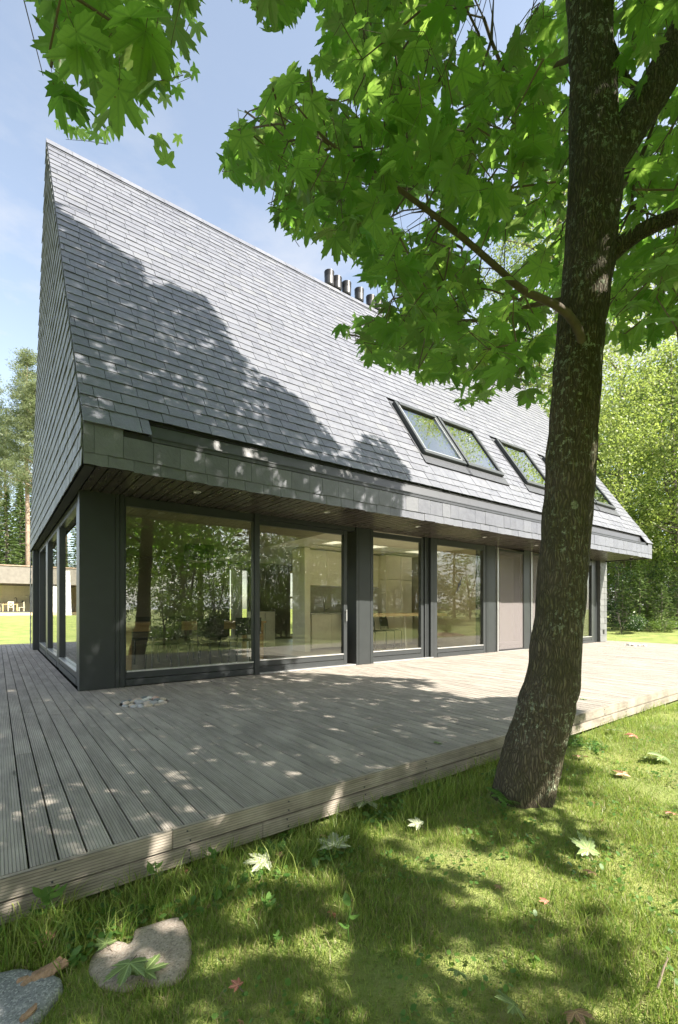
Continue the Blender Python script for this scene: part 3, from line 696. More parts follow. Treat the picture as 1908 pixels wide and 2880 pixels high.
# ------------------------------------------------------------------ deck, pebbles, ground
HOLES = [(1.39, 5.655, .27), (15.32, 5.63, .29)]
deck = thing('timber_deck', 'weathered grey ribbed timber deck wrapping round the house, two boards high at its edge', 'deck')
DX0, DX1, DYF, DYB = -3.2, 16.86, 2.31, 17.42
m = MB(); P = .1095; x = DX0+.03
def deckboard(x0, x1, y0, y1):
    dz = rng.uniform(-.0012, .0012); seg = [(y0, y1)]
    cuts = []
    if y1-y0 > 4:                                   # butt joints
        yy = y0+rng.uniform(1.2, 4.2)
        while yy < y1-.6: cuts.append(yy); yy += rng.choice([3.0, 3.6, 4.2])
    ys = [y0]+cuts+[y1]
    for i in range(len(ys)-1):
        a, c = ys[i]+(.0012 if i else 0), ys[i+1]-(.0012 if i < len(ys)-2 else 0)
        e = rng.uniform(-.0008, .0008)
        hole = [h for h in HOLES if x1 > h[0]-h[2] and x0 < h[0]+h[2] and a < h[1] < c]
        if not hole: m.box(x0+e, x1+e, a, c, -.028+dz, dz, .0025 if x0 < 6 else 0); continue
        hx, hy, hr = hole[0]; n = 6; xs = [x0+(x1-x0)*k/n for k in range(n+1)]
        def arc(xx): return math.sqrt(max(0, hr*hr-(xx-hx)**2))
        f = [(xx, a, dz-.028) for xx in xs]+[(xx, hy-arc(xx), dz-.028) for xx in reversed(xs)]
        g = [(xx, hy+arc(xx), dz-.028) for xx in xs]+[(xx, c, dz-.028) for xx in reversed(xs)]
        for p in (f, g):
            m.prism(p, (0, 0, .028))
while x < DX1-.05:
    x1 = x+P-.008
    if x1 < XL+.19 or x > 16.42: deckboard(x, x1, DYF+.03, DYB-.03)
    else: deckboard(x, x1, DYF+.03, YC+.06)
    x += P
m.build('decking', DECK, deck)
def edge(x0, x1, y0, y1, z0, z1, lens=3.9):
    q = MB()
    if x1-x0 > y1-y0:
        a = x0
        while a < x1: c = min(a+lens, x1); q.box(a, c-.002, y0+rng.uniform(0, .002), y1, z0, z1, .003); a = c
    else: q.box(x0, x1, y0, y1, z0, z1, .003)
    return q.build('edge_board', DECKEDGE, deck)
edge(DX0, DX1, DYF-.002, DYF+.026, -.092, .002); edge(DX0+.0, DX1-.01, DYF+.005, DYF+.028, -.190, -.103, 4.4)
edge(DX1-.028, DX1, DYF+.03, DYB, -.092, .002); edge(DX0, DX0+.028, DYF+.03, DYB, -.092, .002); edge(DX0, DX1, DYB-.026, DYB, -.19, .002)
q = MB(); q.tube([(0, -.0035, 0), (0, .003, 0)], .0045, 8); sw = q.build('screw', GUTTER, deck); x = .2; k = 0
while x < 6.5:
    for z, yy in ((-.022, DYF-.002), (-.072, DYF-.002), (-.125, DYF+.005), (-.168, DYF+.005)):
        c = sw if k == 0 else sw.copy(); k += 1
        if c is not sw: COL.objects.link(c)
        c.location = (x+rng.uniform(-.01, .01), yy, z)
    x += .58
q = MB()
y = DYF+.3
while y < YC: q.box(DX0+.1, DX1-.1, y, y+.045, -.16, -.032); y += .55
q.box(DX0+.1, XL+.1, 7.2, 7.25, -.16, -.032); y = 8
while y < DYB: q.box(DX0+.1, XL+.3, y, y+.045, -.16, -.032); y += .6
q.build('joist', UNDER, deck)
for hx, hy, hr in HOLES:
    q = MB(); q.lathe([(hr+.01, -.12), (hr+.012, -.032)], (hx, hy, 0), 32); q.build('drain_pit', UNDER, deck)

PEBM = [plain('pebble_grey', (.33, .33, .34), .6, .25, 25, .2), plain('pebble_tan', (.42, .35, .29), .6, .25, 25, .2), plain('pebble_pink', (.44, .30, .25), .6, .2, 25, .2), plain('pebble_pale', (.50, .48, .45), .6, .15, 25, .2), plain('pebble_dark', (.13, .15, .155), .55, .25, 25, .2)]
PEBN = ['grey', 'tan', 'pinkish', 'pale', 'dark grey']
pm = []
for k in range(5):
    for j in range(2):
        bm = bmesh.new(); bmesh.ops.create_icosphere(bm, subdivisions=3, radius=1)
        for v in bm.verts:
            q = v.co.copy(); v.co *= 1+.22*mnoise.noise(q*1.1+Vector((k*9, j*5, 3)))+.05*mnoise.noise(q*3+Vector((k, j, 1)))
        me = bpy.data.meshes.new('pebble'); bm.to_mesh(me); bm.free(); me.polygons.foreach_set('use_smooth', [True]*len(me.polygons)); me.materials.append(PEBM[k]); pm.append(me)
for hi, (hx, hy, hr) in enumerate(HOLES):
    placed = []
    tries = 0
    while len(placed) < (44 if hi == 0 else 26) and tries < 4000:
        tries += 1
        rr = rng.uniform(.036, .058)*(1 if hi == 0 else 1.25); a = rng.uniform(0, 6.283); d = hr*math.sqrt(rng.uniform(0, 1))
        if d > hr-rr*.9: continue
        x, y = hx+d*math.cos(a), hy+d*math.sin(a)
        if any((x-p[0])**2+(y-p[1])**2 < ((rr+p[2])*.74)**2 for p in placed): continue
        placed.append((x, y, rr)); k = int(rng.choice(5, p=[.32, .26, .12, .2, .1]))
        o = bpy.data.objects.new('pebble', pm[k*2+int(rng.integers(2))]); COL.objects.link(o)
        o.location = (x, y, -.004+rng.uniform(-.012, .014)); o.scale = (rr*1.15, rr*.85, rr*.62); o.rotation_euler = (rng.uniform(-.2, .2), rng.uniform(-.2, .2), rng.uniform(0, 6.28))
        where = 'pebble pit by the left corner of the house' if hi == 0 else 'far pebble pit at the right deck end'
        tag(o, 'smooth %s pebble in the %s' % (PEBN[k], where), 'pebble', '%s pebbles in the %s' % (PEBN[k], where))
    q = MB(); q.lathe([(hr, -.11), (hr*.7, -.07), (.01, -.06)], (hx, hy, 0), 32); q.build('drain_gravel', GRAN_GREY, deck)

def gz(X, Y):
    X = np.asarray(X, float); Y = np.asarray(Y, float)
    def ss(a, b, v): t = np.clip((v-a)/(b-a), 0, 1); return t*t*(3-2*t)
    z = -.215 + .70*ss(21, 47, Y) + .012*np.sin(X*2.1+1)*np.cos(Y*2.7) + .010*np.sin(X*5.3+Y*4.1)
    z = z + .10*ss(2.3, 1.2, Y)*ss(3.6, 9, X) + .35*ss(17.5, 30, X) 
    dx, dy = X-2.765, Y-1.70; z = z + .07*np.exp(-(dx*dx+dy*dy)/.12)
    inside = (X > DX0-.02) & (X < DX1+.02) & (Y > DYF+.02) & (Y < DYB)
    return np.where(inside, np.minimum(z, -.225), z)
def sheet():
    xs = np.concatenate([np.linspace(-400, -12, 24), np.linspace(-11.5, -3, 18), np.linspace(-2.8, 9, 150), np.linspace(9.3, 30, 60), np.linspace(32, 400, 30)])
    ys = np.concatenate([np.linspace(-400, -14, 24), np.linspace(-13, -3, 20), np.linspace(-2.8, 3, 90), np.linspace(3.3, 20, 50), np.linspace(20.5, 60, 50), np.linspace(63, 500, 24)])
    GX, GY = np.meshgrid(xs, ys); V = np.stack([GX.ravel(), GY.ravel(), gz(GX, GY).ravel()], 1)
    nx, ny = len(xs), len(ys); I = np.arange(nx*ny).reshape(ny, nx)
    F = np.stack([I[:-1, :-1].ravel(), I[:-1, 1:].ravel(), I[1:, 1:].ravel(), I[1:, :-1].ravel()], 1)
    return npmesh('lawn_ground', V, F, GROUND, smooth=True)
tag(sheet(), kind='structure')

# ---- grass blades (stuff): dense near the camera, thinning out with distance
STONES = [[(.26,1.86),(.285,1.94),(.34,1.985),(.385,1.955),(.40,1.915),(.425,1.92),(.45,1.995),(.515,1.985),(.62,1.965),(.625,1.88),(.61,1.78),(.57,1.685),(.515,1.63),(.45,1.64),(.40,1.69),(.355,1.685),(.285,1.75)],
          [(-.22,2.03),(-.05,2.04),(.07,1.995),(.178,1.87),(.18,1.81),(.15,1.77),(.11,1.72),(.06,1.66),(-.06,1.60),(-.25,1.66)]]
def blades(name, mat, n, xr, yr, L, Wd, cond=None, lean=.35):
    X = rng.uniform(*xr, n); Y = rng.uniform(*yr, n)
    px, py, z = project(np.stack([X, Y, np.full(n, -.2)], 1))
    keep = (z > .6) & (px > -120) & (px < 2030) & (py < 3100)
    keep &= ~((X > DX0) & (X < DX1+.01) & (Y > DYF-.006) & (Y < DYB+.01))
    keep &= ((X-2.765)**2+(Y-1.70)**2 > .21**2)
    for q in STONES: keep &= ~inpoly(X, Y, q)
    if cond is not None: keep &= cond(X, Y, z)
    X, Y, z = X[keep], Y[keep], z[keep]; n = len(X)
    pat = np.array([mnoise.noise(Vector((a*1.3, b*1.3, 0)))+.6*mnoise.noise(Vector((a*4.1, b*4.1, 7))) for a, b in zip(X, Y)])
    k2 = rng.uniform(0, 1, n) < np.clip(.82+pat*.9, .38, 1); X, Y, z, pat = X[k2], Y[k2], z[k2], pat[k2]; n = len(X)
    a = rng.uniform(0, 2*np.pi, n); l = L*rng.uniform(.35, 1.3, n)*(1+.85*np.clip(pat, -.6, .9)); w = Wd*rng.uniform(.7, 1.3, n)
    le = l*rng.uniform(.15, 1, n)*lean*2.2; b = rng.uniform(0, 2*np.pi, n); Z = gz(X, Y)-.004
    dx, dy = np.cos(a)*w/2, np.sin(a)*w/2; bx, by = np.cos(b)*le, np.sin(b)*le
    V = np.empty((n, 5, 3)); 
    V[:, 0] = np.stack([X-dx, Y-dy, Z], 1); V[:, 1] = np.stack([X+dx, Y+dy, Z], 1)
    V[:, 2] = np.stack([X+dx*.75+bx*.38, Y+dy*.75+by*.38, Z+l*.62], 1); V[:, 3] = np.stack([X-dx*.75+bx*.38, Y-dy*.75+by*.38, Z+l*.62], 1)
    V[:, 4] = np.stack([X+bx, Y+by, Z+l*.94], 1)
    i = np.arange(n)*5; F = np.concatenate([np.stack([i, i+1, i+2], 1), np.stack([i, i+2, i+3], 1), np.stack([i+3, i+2, i+4], 1)])
    return tag(npmesh(name, V.reshape(-1, 3), F, mat), kind='stuff')
near = lambda X, Y, z: rng.uniform(0, 1, len(X)) < np.clip(2.6/np.maximum(z, .5), 0, 1)**1.6
blades('grass', GRASSM, 480000, (-.6, 10), (-.6, 2.31), .038, .0029, near)
blades('dry_grass', DRYGRASS, 120000, (-.6, 8), (-.6, 2.31), .034, .0026, near, .6)
blades('grass', GRASSM, 90000, (5, 30), (-6, 6), .06, .008, lambda X, Y, z: (z > 5) & (rng.uniform(0, 1, len(X)) < np.clip(9/np.maximum(z, 1), 0, 1)**1.5))
blades('tall_grass', GRASSM, 9000, (-.6, 8), (-.6, 2.31), .12, .004, lambda X, Y, z: rng.uniform(0, 1, len(X)) < .22, .6)
blades('tall_grass', GRASSM, 9000, (-.6, 7), (1.95, 2.31), .11, .0042, near, .5)
# clover and small round leaved ground cover
def cover(n, xr, yr, s0, s1, mat, cond=None):
    X = rng.uniform(*xr, n); Y = rng.uniform(*yr, n); px, py, z = project(np.stack([X, Y, np.full(n, -.2)], 1))
    keep = (z > .6) & (px > -60) & (px < 1980) & (py < 3000) & ((X-2.765)**2+(Y-1.70)**2 > .24**2)
    pat = np.array([mnoise.noise(Vector((a*2.3, b*2.3, 3))) for a, b in zip(X, Y)]); keep &= pat > .06
    for q in STONES: keep &= ~inpoly(X, Y, q)
    if cond is not None: keep &= cond(X, Y)
    X, Y = X[keep], Y[keep]; n = len(X); K = 6; ang = np.arange(K)*2*np.pi/K
    s = rng.uniform(s0, s1, n); Z = gz(X, Y)+rng.uniform(.012, .04, n); t1 = rng.normal(0, .35, n); t2 = rng.normal(0, .35, n); ro = rng.uniform(0, 6.28, n)
    V = np.empty((n, K, 3)); 
    for k in range(K):
        ux, uy = np.cos(ang[k]+ro)*s, np.sin(ang[k]+ro)*s*.85; V[:, k] = np.stack([X+ux, Y+uy, Z+ux*t1+uy*t2], 1)
    F = np.arange(n*K).reshape(n, K); return tag(npmesh('ground_cover', V.reshape(-1, 3), F, mat), kind='stuff')
cover(9000, (-.3, 6), (-.4, 2.3), .005, .013, WEED)
cover(2600, (-.3, 5), (1.9, 2.33), .009, .022, WEED)
#--NEXT2--
# ------------------------------------------------------------------ maple leaf shape
HALF = [(0,1.0),(5,.86),(10,.88),(14,.68),(20,.71),(25,.50),(29,.44),(34,.60),(38,.80),(42,.77),(48,.99),(54,.80),(60,.83),(65,.62),(72,.63),(78,.46),(84,.42),(92,.54),(98,.60),(104,.74),(111,.56),(121,.57),(130,.40),(145,.35),(160,.25),(174,.10)]
HALFLOW = [(0,1.0),(12,.80),(27,.46),(38,.76),(48,.98),(62,.76),(82,.44),(104,.72),(130,.40),(172,.12)]
def leaf_template(half):
    pol = list(half)+[(-a, r) for a, r in reversed(half[1:])]
    pts = np.array([(r*math.sin(R(a)), r*math.cos(R(a))) for a, r in pol])
    mids = []
    V = [(0.0, 0.0)]+[tuple(p) for p in pts]
    V = np.array(V); n = len(pts)
    F = np.array([(0, 1+i, 1+(i+1) % n) for i in range(n)])
    r = np.hypot(V[:, 0], V[:, 1]); an = np.abs(np.degrees(np.arctan2(V[:, 0], V[:, 1])))
    fold = np.minimum(np.minimum(np.abs(an-0), np.abs(an-48)), np.abs(an-104))/26.0
    z = -.20*r**2 - .10*np.clip(fold, 0, 1)*r*.0 + .045*np.clip(fold, 0, 1)*r
    return V, z, F
LT, LTZ, LTF = leaf_template(HALF); LL, LLZ, LLF = leaf_template(HALFLOW)
def ortho(n, y):
    n = n/np.linalg.norm(n, axis=-1, keepdims=True); y = y-n*(y*n).sum(-1, keepdims=True)
    y = y/np.maximum(np.linalg.norm(y, axis=-1, keepdims=True), 1e-6); return np.cross(y, n), y, n
def leafverts(C, X, Y, N, S, T, TZ, bend):
    # C (n,3) leaf base, axes X,Y,N, size S (half length), per-leaf bend
    s = S[:, None, None]
    return C[:, None]+s*(X[:, None]*T[None, :, :1]+Y[:, None]*T[None, :, 1:2]+N[:, None]*(TZ[None, :, None]*bend[:, None, None]))
def single_leaf(name, X, Y, size, mat, label, rz, tilt=.15, curl=1.0, loc_z=None, group=None, tx=0):
    V, F = LT, LTF; z = LTZ*curl
    if curl > 1.5: z = z+.25*V[:, 0]**2*(curl-1)
    co = np.stack([V[:, 0]*size, V[:, 1]*size, z*size], 1)
    me = bpy.data.meshes.new(name); me.from_pydata(co.tolist(), [], F.tolist()); me.update()
    l = me.uv_layers.new(name='UVMap'); l.data.foreach_set('uv', V[F.ravel()].astype(np.float32).ravel())
    o = link(name, me, mat); zz = float(gz(X, Y)) if loc_z is None else loc_z
    o.location = (X, Y, zz+.035); o.rotation_euler = (tilt, tx, rz)
    q = MB(); q.tube([(0, 0, 0), (.01*size, -.4*size, -.10*size), (.05*size, -.85*size, -.24*size)], .0016, 5); q.build('stalk', TWIG, o)
    tag(o, label, 'leaf', group); return o

# ------------------------------------------------------------------ loose things on the grass and the deck
def slab(name, poly, mat, label, h=.06, seed=0, zc=None):
    cx = sum(p[0] for p in poly)/len(poly); cyy = sum(p[1] for p in poly)/len(poly); base = float(gz(cx, cyy)) if zc is None else zc
    pts = []
    n = len(poly)
    for i in range(n):                       # resample the outline
        for k in range(6):
            f = k/6; a, c = poly[i], poly[(i+1) % n]
            pts.append(Vector((a[0]+(c[0]-a[0])*f, a[1]+(c[1]-a[1])*f, 0)))
    for _ in range(2): pts = [(pts[i-1]+pts[i]*2+pts[(i+1) % len(pts)])*.25 for i in range(len(pts))]
    m = MB(); N = len(pts); rings = [(1.03, -.5), (1.0, .45), (.96, .78), (.87, .93), (.7, 1.0), (.45, 1.03), (.2, 1.04)]; c0 = Vector((cx, cyy, 0))
    for s, z in rings:
        for p in pts:
            q = c0+(p-c0)*s; j = mnoise.noise(Vector((q.x*9, q.y*9, seed)))*.16+mnoise.noise(Vector((q.x*30, q.y*30, seed)))*.06
            e = 1+mnoise.noise(Vector((q.x*22, q.y*22, seed+z)))*.02
            m.v.append((cx+(q.x-cx)*e, cyy+(q.y-cyy)*e, base+h*(z+(j if z > 0 else 0))))
    for r in range(len(rings)-1):
        for i in range(N): m.f.append((r*N+i, r*N+(i+1) % N, (r+1)*N+(i+1) % N, (r+1)*N+i))
    m.f.append(tuple((len(rings)-1)*N+i for i in range(N)))
    return tag(m.build(name, mat, None, True), label, 'stone')
slab('flat_stone', STONES[0], GRAN_PINK, 'flat pinkish granite stone sunk in the grass beside the deck edge', .018, 3)
slab('flat_stone', STONES[1], GRAN_GREY, 'grey speckled granite stone at the bottom left with a piece of bark on it', .026, 8)
def barkchip(x, y, z, rz, L, Wd, label):
    m = MB(); nx, ny = 12, 7
    for i in range(nx):
        for j in range(ny):
            u, v = i/(nx-1)-.5, j/(ny-1)-.5
            e = 1+.25*mnoise.noise(Vector((u*4, v*4, L*50))); m.v.append((u*L*e, v*Wd*e*(1-.9*abs(u)**2), -.12*L*(v*2)**2*.4+.1*L*mnoise.noise(Vector((u*5, v*6, 1)))))
    for k in range(nx*ny): q = m.v[k]; m.v.append((q[0]*.98, q[1]*.98, q[2]-.008))
    o = nx*ny
    for i in range(nx-1):
        for j in range(ny-1):
            a = i*ny+j; m.f.append((a, a+ny, a+ny+1, a+1)); m.f.append((o+a+1, o+a+ny+1, o+a+ny, o+a))
    for i in range(nx-1):
        for j in (0, ny-1): a = i*ny+j; m.f.append((a, a+ny, o+a+ny, o+a))
    for j in range(ny-1):
        for i in (0, nx-1): a = i*ny+j; m.f.append((a, a+1, o+a+1, o+a))
    b = m.build('bark_piece', BARKPIECE); b.location = (x, y, z); b.rotation_euler = (.12, -.1, rz); return tag(b, label, 'bark')
barkchip(.118, 1.905, -.172, R(12), .15, .062, 'brown curled piece of pine bark lying on the grey stone')
barkchip(.165, 2.14, -.19, R(-30), .045, .03, 'small brown bark piece in the grass above the grey stone')
barkchip(.08, 1.735, -.165, R(30), .05, .02, 'thin sliver of bark at the edge of the grey stone')
def ground_at(Dx, Dy):
    t = (Dx*1.21684-954)/FX; Z = 1.31*FX/(Dy*1.21684-1712); return (CA+SA*t)*Z, (SA-CA*t)*Z
for Dx, Dy, s, mt, rz, tl, cu_, lab in (
    (843, 1866, .11, PALELEAF, 2.2, .35, 1.3, 'large pale green maple leaf on the grass below the middle of the deck edge'),
    (866, 1846, .07, PALELEAF, .9, .5, 1.0, 'smaller pale leaf leaning behind the large pale maple leaf'),
    (772, 1966, .10, PALELEAF, -.6, .15, .6, 'pale silvery maple leaf lying flat on the lawn, left of the larger one'),
    (612, 2012, .085, PALELEAF, 1.2, .12, .5, 'pale maple leaf on the shaded grass nearest the pink stone'),
    (968, 1917, .055, PALELEAF, .3, .3, 1.0, 'small pale leaf in the shade left of the tree trunk'),
    (940, 1800, .08, GREENLEAF, 2.9, .4, 1.4, 'dark green fallen leaf in the shade close under the deck edge'),
    (650, 1992, .035, BROWNLEAF, .2, .5, 2.2, 'small curled brown leaf beside the pale leaves'),
    (112, 2195, .055, BROWNLEAF, .8, .5, 2.4, 'crumpled brown leaf in the grass above the grey stone'),
    (245, 2197, .06, GREENLEAF, .4, .1, .5, 'mottled green maple leaf resting on the left lobe of the pink stone'),
    (300, 2255, .075, GREENLEAF, 2.6, .1, .8, 'dry green leaf lying against the near edge of the pink stone'),
    (335, 2262, .085, GREENLEAF, -.9, .1, .5, 'wide green leaf draped on the front of the pink stone'),
    (550, 2293, .032, PINKLEAF, .3, .3, 1.2, 'tiny pink leaf on the lawn right of the stones'),
    (1468, 1706, .09, PINKLEAF, .5, .4, 2.2, 'pinkish brown curled leaf on the sunny lawn right of the trunk'),
    (1345, 1752, .085, BROWNLEAF, 1.7, .5, 2.4, 'pale brown curled leaf on the sunny lawn close to the trunk'),
    (1440, 1800, .08, BROWNLEAF, -.7, .4, 2.2, 'light brown folded leaf on the sunny lawn below the pinkish one'),
    (1560, 1885, .06, PINKLEAF, 1.0, .4, 2.0, 'reddish leaf at the right edge of the lawn'),
    (1420, 1693, .08, PALELEAF, 2.0, .4, 1.2, 'bleached leaf near the deck on the sunny lawn'),
    (1535, 1762, .10, GREENLEAF, .7, .4, 1.2, 'green leaf on the far right of the sunny lawn'),
    (1500, 1760, .07, GREENLEAF, 2.4, .4, 1.2, 'smaller green leaf left of the far right leaf'),
    (1360, 1980, .08, GREENLEAF, -.4, .8, 1.0, 'dark green leaf standing in the grass below the trunk shade'),
    (1370, 2028, .045, BROWNLEAF, .7, .3, 1.6, 'small tan leaf on the lit grass below the trunk'),
    (1262, 2110, .03, PINKLEAF, .1, .3, 1.4, 'tiny red leaf in the lower lawn'),
    (1190, 2350, .055, GREENLEAF, 1.0, .6, 1.0, 'green leaf half hidden in grass at the bottom edge'),
    (1060, 2270, .04, GREENLEAF, 2.0, .5, 1.0, 'bluish green leaf in the shaded grass near the bottom'),
    (1330, 2355, .06, BROWNLEAF, 2.5, .4, 2.0, 'grey brown curled leaf at the bottom edge'),
    (1020, 1855, .035, BROWNLEAF, 2.5, .4, 2.0, 'small brown leaf in the shade left of the trunk base'),
    (750, 1935, .035, PINKLEAF, 1.5, .4, 2.0, 'dark red leaf beside the silvery leaf'),
    (1235, 1755, .04, BROWNLEAF, 1.5, .4, 2.0, 'small brown leaf behind the trunk at the deck edge')):
    X, Y = ground_at(Dx, Dy); zz = None
    if 'resting on' in lab or 'draped' in lab: zz = -.218
    elif mt in (PALELEAF, GREENLEAF): s *= 1.3; zz = float(gz(X, Y))+.012
    single_leaf('fallen_leaf', X, Y, s, mt, lab, rz, tl, cu_, zz, 'maple leaves fallen on the lawn', tx=rng.uniform(-.2, .2))
for i in range(36):
    Dx = rng.uniform(60, 1540); Dy = 2085-.29*Dx+abs(rng.normal(0, 1))*rng.choice([14, 45, 170])+22; X, Y = ground_at(Dx, Dy)
    if Y > 2.27 or Y < .3 or np.hypot(X-2.765, Y-1.7) < .26: continue
    single_leaf('fallen_leaf', X, Y, rng.uniform(.014, .034), (BROWNLEAF, BROWNLEAF, PINKLEAF, GREENLEAF)[i % 4], 'small curled scrap of dead leaf caught in the grass', rng.uniform(0, 6.28), rng.uniform(.1, .7), rng.uniform(1.5, 3), float(gz(X, Y))-.022, 'dead leaf scraps in the grass', tx=rng.uniform(-.5, .5))
for Dx, Dy, s, lab in ((1015, 1718, .05, 'small green leaf on the deck boards left of the trunk'), (1352, 1617, .06, 'curled green leaf on the deck right of the trunk'), (640, 1600, .02, 'tiny dark leaf scrap on the deck boards')):
    t = (Dx*1.21684-954)/FX; Z = 1.1*FX/(Dy*1.21684-1712); single_leaf('fallen_leaf', (CA+SA*t)*Z, (SA-CA*t)*Z, s, GREENLEAF, lab, 1.2, .3, 1.8, -.028, 'leaves on the deck')
def weed(x, y, h, nl, s, lab, name='weed_plant', mat=WEED):
    o = thing(name, lab, 'plant', (x, y, float(gz(x, y))), rng.uniform(0, 6), None)
    q = MB(); q.tube([(0, 0, -.02), (.01, .005, h*.5), (.0, .012, h)], .003, 6); q.build('stem', mat, o)
    m = MB(); tl = [(0, -.02), (.16, .12), (.30, .35), (.32, .55), (.22, .8), (0, 1), (-.22, .8), (-.32, .55), (-.30, .35), (-.16, .12)]
    for i in range(nl):
        a = i*2.4+rng.uniform(-.3, .3); hz = h*(.45+.55*i/max(1, nl-1)); L = s*rng.uniform(.75, 1.1); el = rng.uniform(.1, .6)
        d = Vector((math.cos(a)*math.cos(el), math.sin(a)*math.cos(el), math.sin(el))); w = Vector((-math.sin(a), math.cos(a), 0)); up = d.cross(w)*-1
        m.add([tuple(Vector((0, 0, hz))+d*(v*L)+w*(u*L)+up*(abs(u)*.25*L-.25*L*v*v)) for u, v in tl], [(0, 1, 9), (1, 2, 8, 9), (2, 3, 7, 8), (3, 4, 6, 7), (4, 5, 6)])
    m.build('leaves', mat, o); return o
WD = [(104, 2085, .13, 7, .10, 'tall light green broad leaved weed in front of the deck edge at the left'), (350, 2038, .11, 6, .075, 'broad leaved weed tucked under the deck, left of the round leaved one'), (270, 2095, .06, 8, .035, 'low round leaved weed in a sunny patch by the deck'), (492, 2010, .08, 5, .065, 'glossy round leaved weed under the middle of the deck edge'), (520, 2040, .07, 6, .05, 'small weed just below the glossy one'), (620, 2110, .07, 8, .05, 'low bushy weed in the grass right of the pink stone'), (1165, 1905, .10, 6, .06, 'nettle like weed at the left foot of the tree'), (90, 2200, .06, 7, .04, 'small weed by the grey stone'), (900, 1985, .05, 5, .04, 'tiny weed out on the lawn below the large pale leaf'), (808, 2170, .14, 3, .07, 'thin upright weed in the lower lawn'), (640, 2180, .05, 7, .03, 'clover clump in the lawn right of the stones')]
for Dx, Dy, h, nl, s, lab in WD:
    X, Y = ground_at(Dx, Dy); Y = min(Y, 2.25); weed(X, Y, h, nl, s*.8, lab)
def fern(x, y, L, nf, lab, lean):
    o = thing('fern', lab, 'fern', (x, y, float(gz(x, y))))
    for i in range(nf):
        a = lean+(i-(nf-1)/2)*.8; m = MB(); pts = []
        for k in range(9):
            f = k/8; pts.append(Vector((math.cos(a)*L*f*.8, math.sin(a)*L*f*.8, L*(.75*f-.35*f*f))))
        m.tube(pts, [.0025*(1-.7*k/8) for k in range(9)], 5)
        w = Vector((-math.sin(a), math.cos(a), 0))
        for k in range(1, 22):
            f = k/22; j = f*8; i0 = int(j); p = pts[i0].lerp(pts[min(i0+1, 8)], j-i0); l = L*.26*math.sin(math.pi*(.15+.85*f))*1.0
            for s in (-1, 1):
                d = (w*s+(pts[8]-pts[0]).normalized()*.5).normalized(); t = (pts[8]-pts[0]).normalized()*L*.018
                m.add([tuple(p-t), tuple(p+d*l*.5-t*1.2+Vector((0, 0, -.004))), tuple(p+d*l+Vector((0, 0, -.012))), tuple(p+d*l*.5+t*1.2+Vector((0, 0, -.004))), tuple(p+t)], [(0, 1, 2, 3, 4)])
        m.build('frond', WEED, o)
    return o
X, Y = ground_at(1190, 1885); fern(X, Y, .22, 4, 'fern with feathery fronds growing at the foot of the maple', 2.4)
X, Y = ground_at(640, 1985); fern(X, min(Y, 2.2), .14, 3, 'small feathery fern by the deck edge among the weeds', 1.5)
m = MB(); X, Y = ground_at(1520, 2300); X2, Y2 = ground_at(1545, 2230); z = float(gz(X, Y))
m.tube([(X, Y, z+.03), ((X+X2)/2+.01, (Y+Y2)/2, z+.05), (X2, Y2, z+.035)], [.004, .0035, .002], 6); tag(m.build('dry_stick', TWIG), 'thin dry stick lying on the lit grass in the bottom right corner', 'stick')
#--NEXT3--
# ------------------------------------------------------------------ the maple in front of the deck
maple = thing('maple_tree', 'tall maple with a dark lichen spotted trunk growing in front of the timber deck', 'tree', (0, 0, 0))
def bough_mesh(pts, rad, seg=40, step=.03, amp=.05, ridge=26.0, flare=False, mb=None):
    P = [Vector(p) for p in pts]; d = [0]
    for i in range(1, len(P)): d.append(d[-1]+(P[i]-P[i-1]).length)
    n = max(4, int(d[-1]/step)); ts = np.linspace(0, d[-1], n)
    D_ = np.array(d); A = np.array([list(p) for p in P])
    def smooth(v): 
        o = np.interp(ts, D_, v); k = max(1, int(.10/step))
        pad = np.concatenate([np.full(k, o[0])+(o[0]-o[1:k+1][::-1]), o, np.full(k, o[-1])+(o[-1]-o[-k-1:-1][::-1])]); return np.convolve(pad, np.ones(2*k+1)/(2*k+1), 'valid')
    X, Y, Z = smooth(A[:, 0]), smooth(A[:, 1]), smooth(A[:, 2]); RR = smooth(np.array(rad, float))
    mb = mb or MB(); o = len(mb.v); up = None; c = [Vector((X[i], Y[i], Z[i])) for i in range(n)]
    for i in range(n):
        t = (c[min(i+1, n-1)]-c[max(i-1, 0)]).normalized()
        up = t.orthogonal().normalized() if up is None else (up-t*up.dot(t)).normalized(); w = t.cross(up)
        for k in range(seg):
            a = 2*math.pi*k/seg; dr = up*math.cos(a)+w*math.sin(a); q = c[i]+dr*RR[i]
            e = mnoise.noise(Vector((q.x*ridge, q.y*ridge, q.z*ridge*.16)))
            e = (abs(e)*1.6-.35)+.5*mnoise.noise(q*5)
            r = RR[i]*(1+amp*e)
            if flare:
                h = c[i].z+.2; r *= 1+max(0, .13*math.exp(-max(h, 0)/.16))*(1+.5*math.sin(3*a+.6)+.25*math.sin(5*a))
            mb.v.append(tuple(c[i]+dr*r))
    for i in range(n-1):
        for k in range(seg): mb.f.append((o+i*seg+k, o+i*seg+(k+1) % seg, o+(i+1)*seg+(k+1) % seg, o+(i+1)*seg+k))
    mb.f.append(tuple(o+k for k in reversed(range(seg)))); mb.f.append(tuple(o+(n-1)*seg+k for k in range(seg)))
    return mb
TR = [(1200, 1900, 122), (1200, 1860, 126), (1210, 1810, 130), (1230, 1750, 136), (1260, 1650, 131), (1278, 1570, 125), (1287, 1480, 116), (1295, 1400, 111), (1311, 1200, 113), (1325, 1000, 113), (1338, 800, 107), (1362, 600, 112), (1371, 500, 117), (1377, 420, 122), (1373, 320, 108), (1368, 150, 99), (1361, 0, 98), (1352, -150, 94), (1340, -330, 86)]
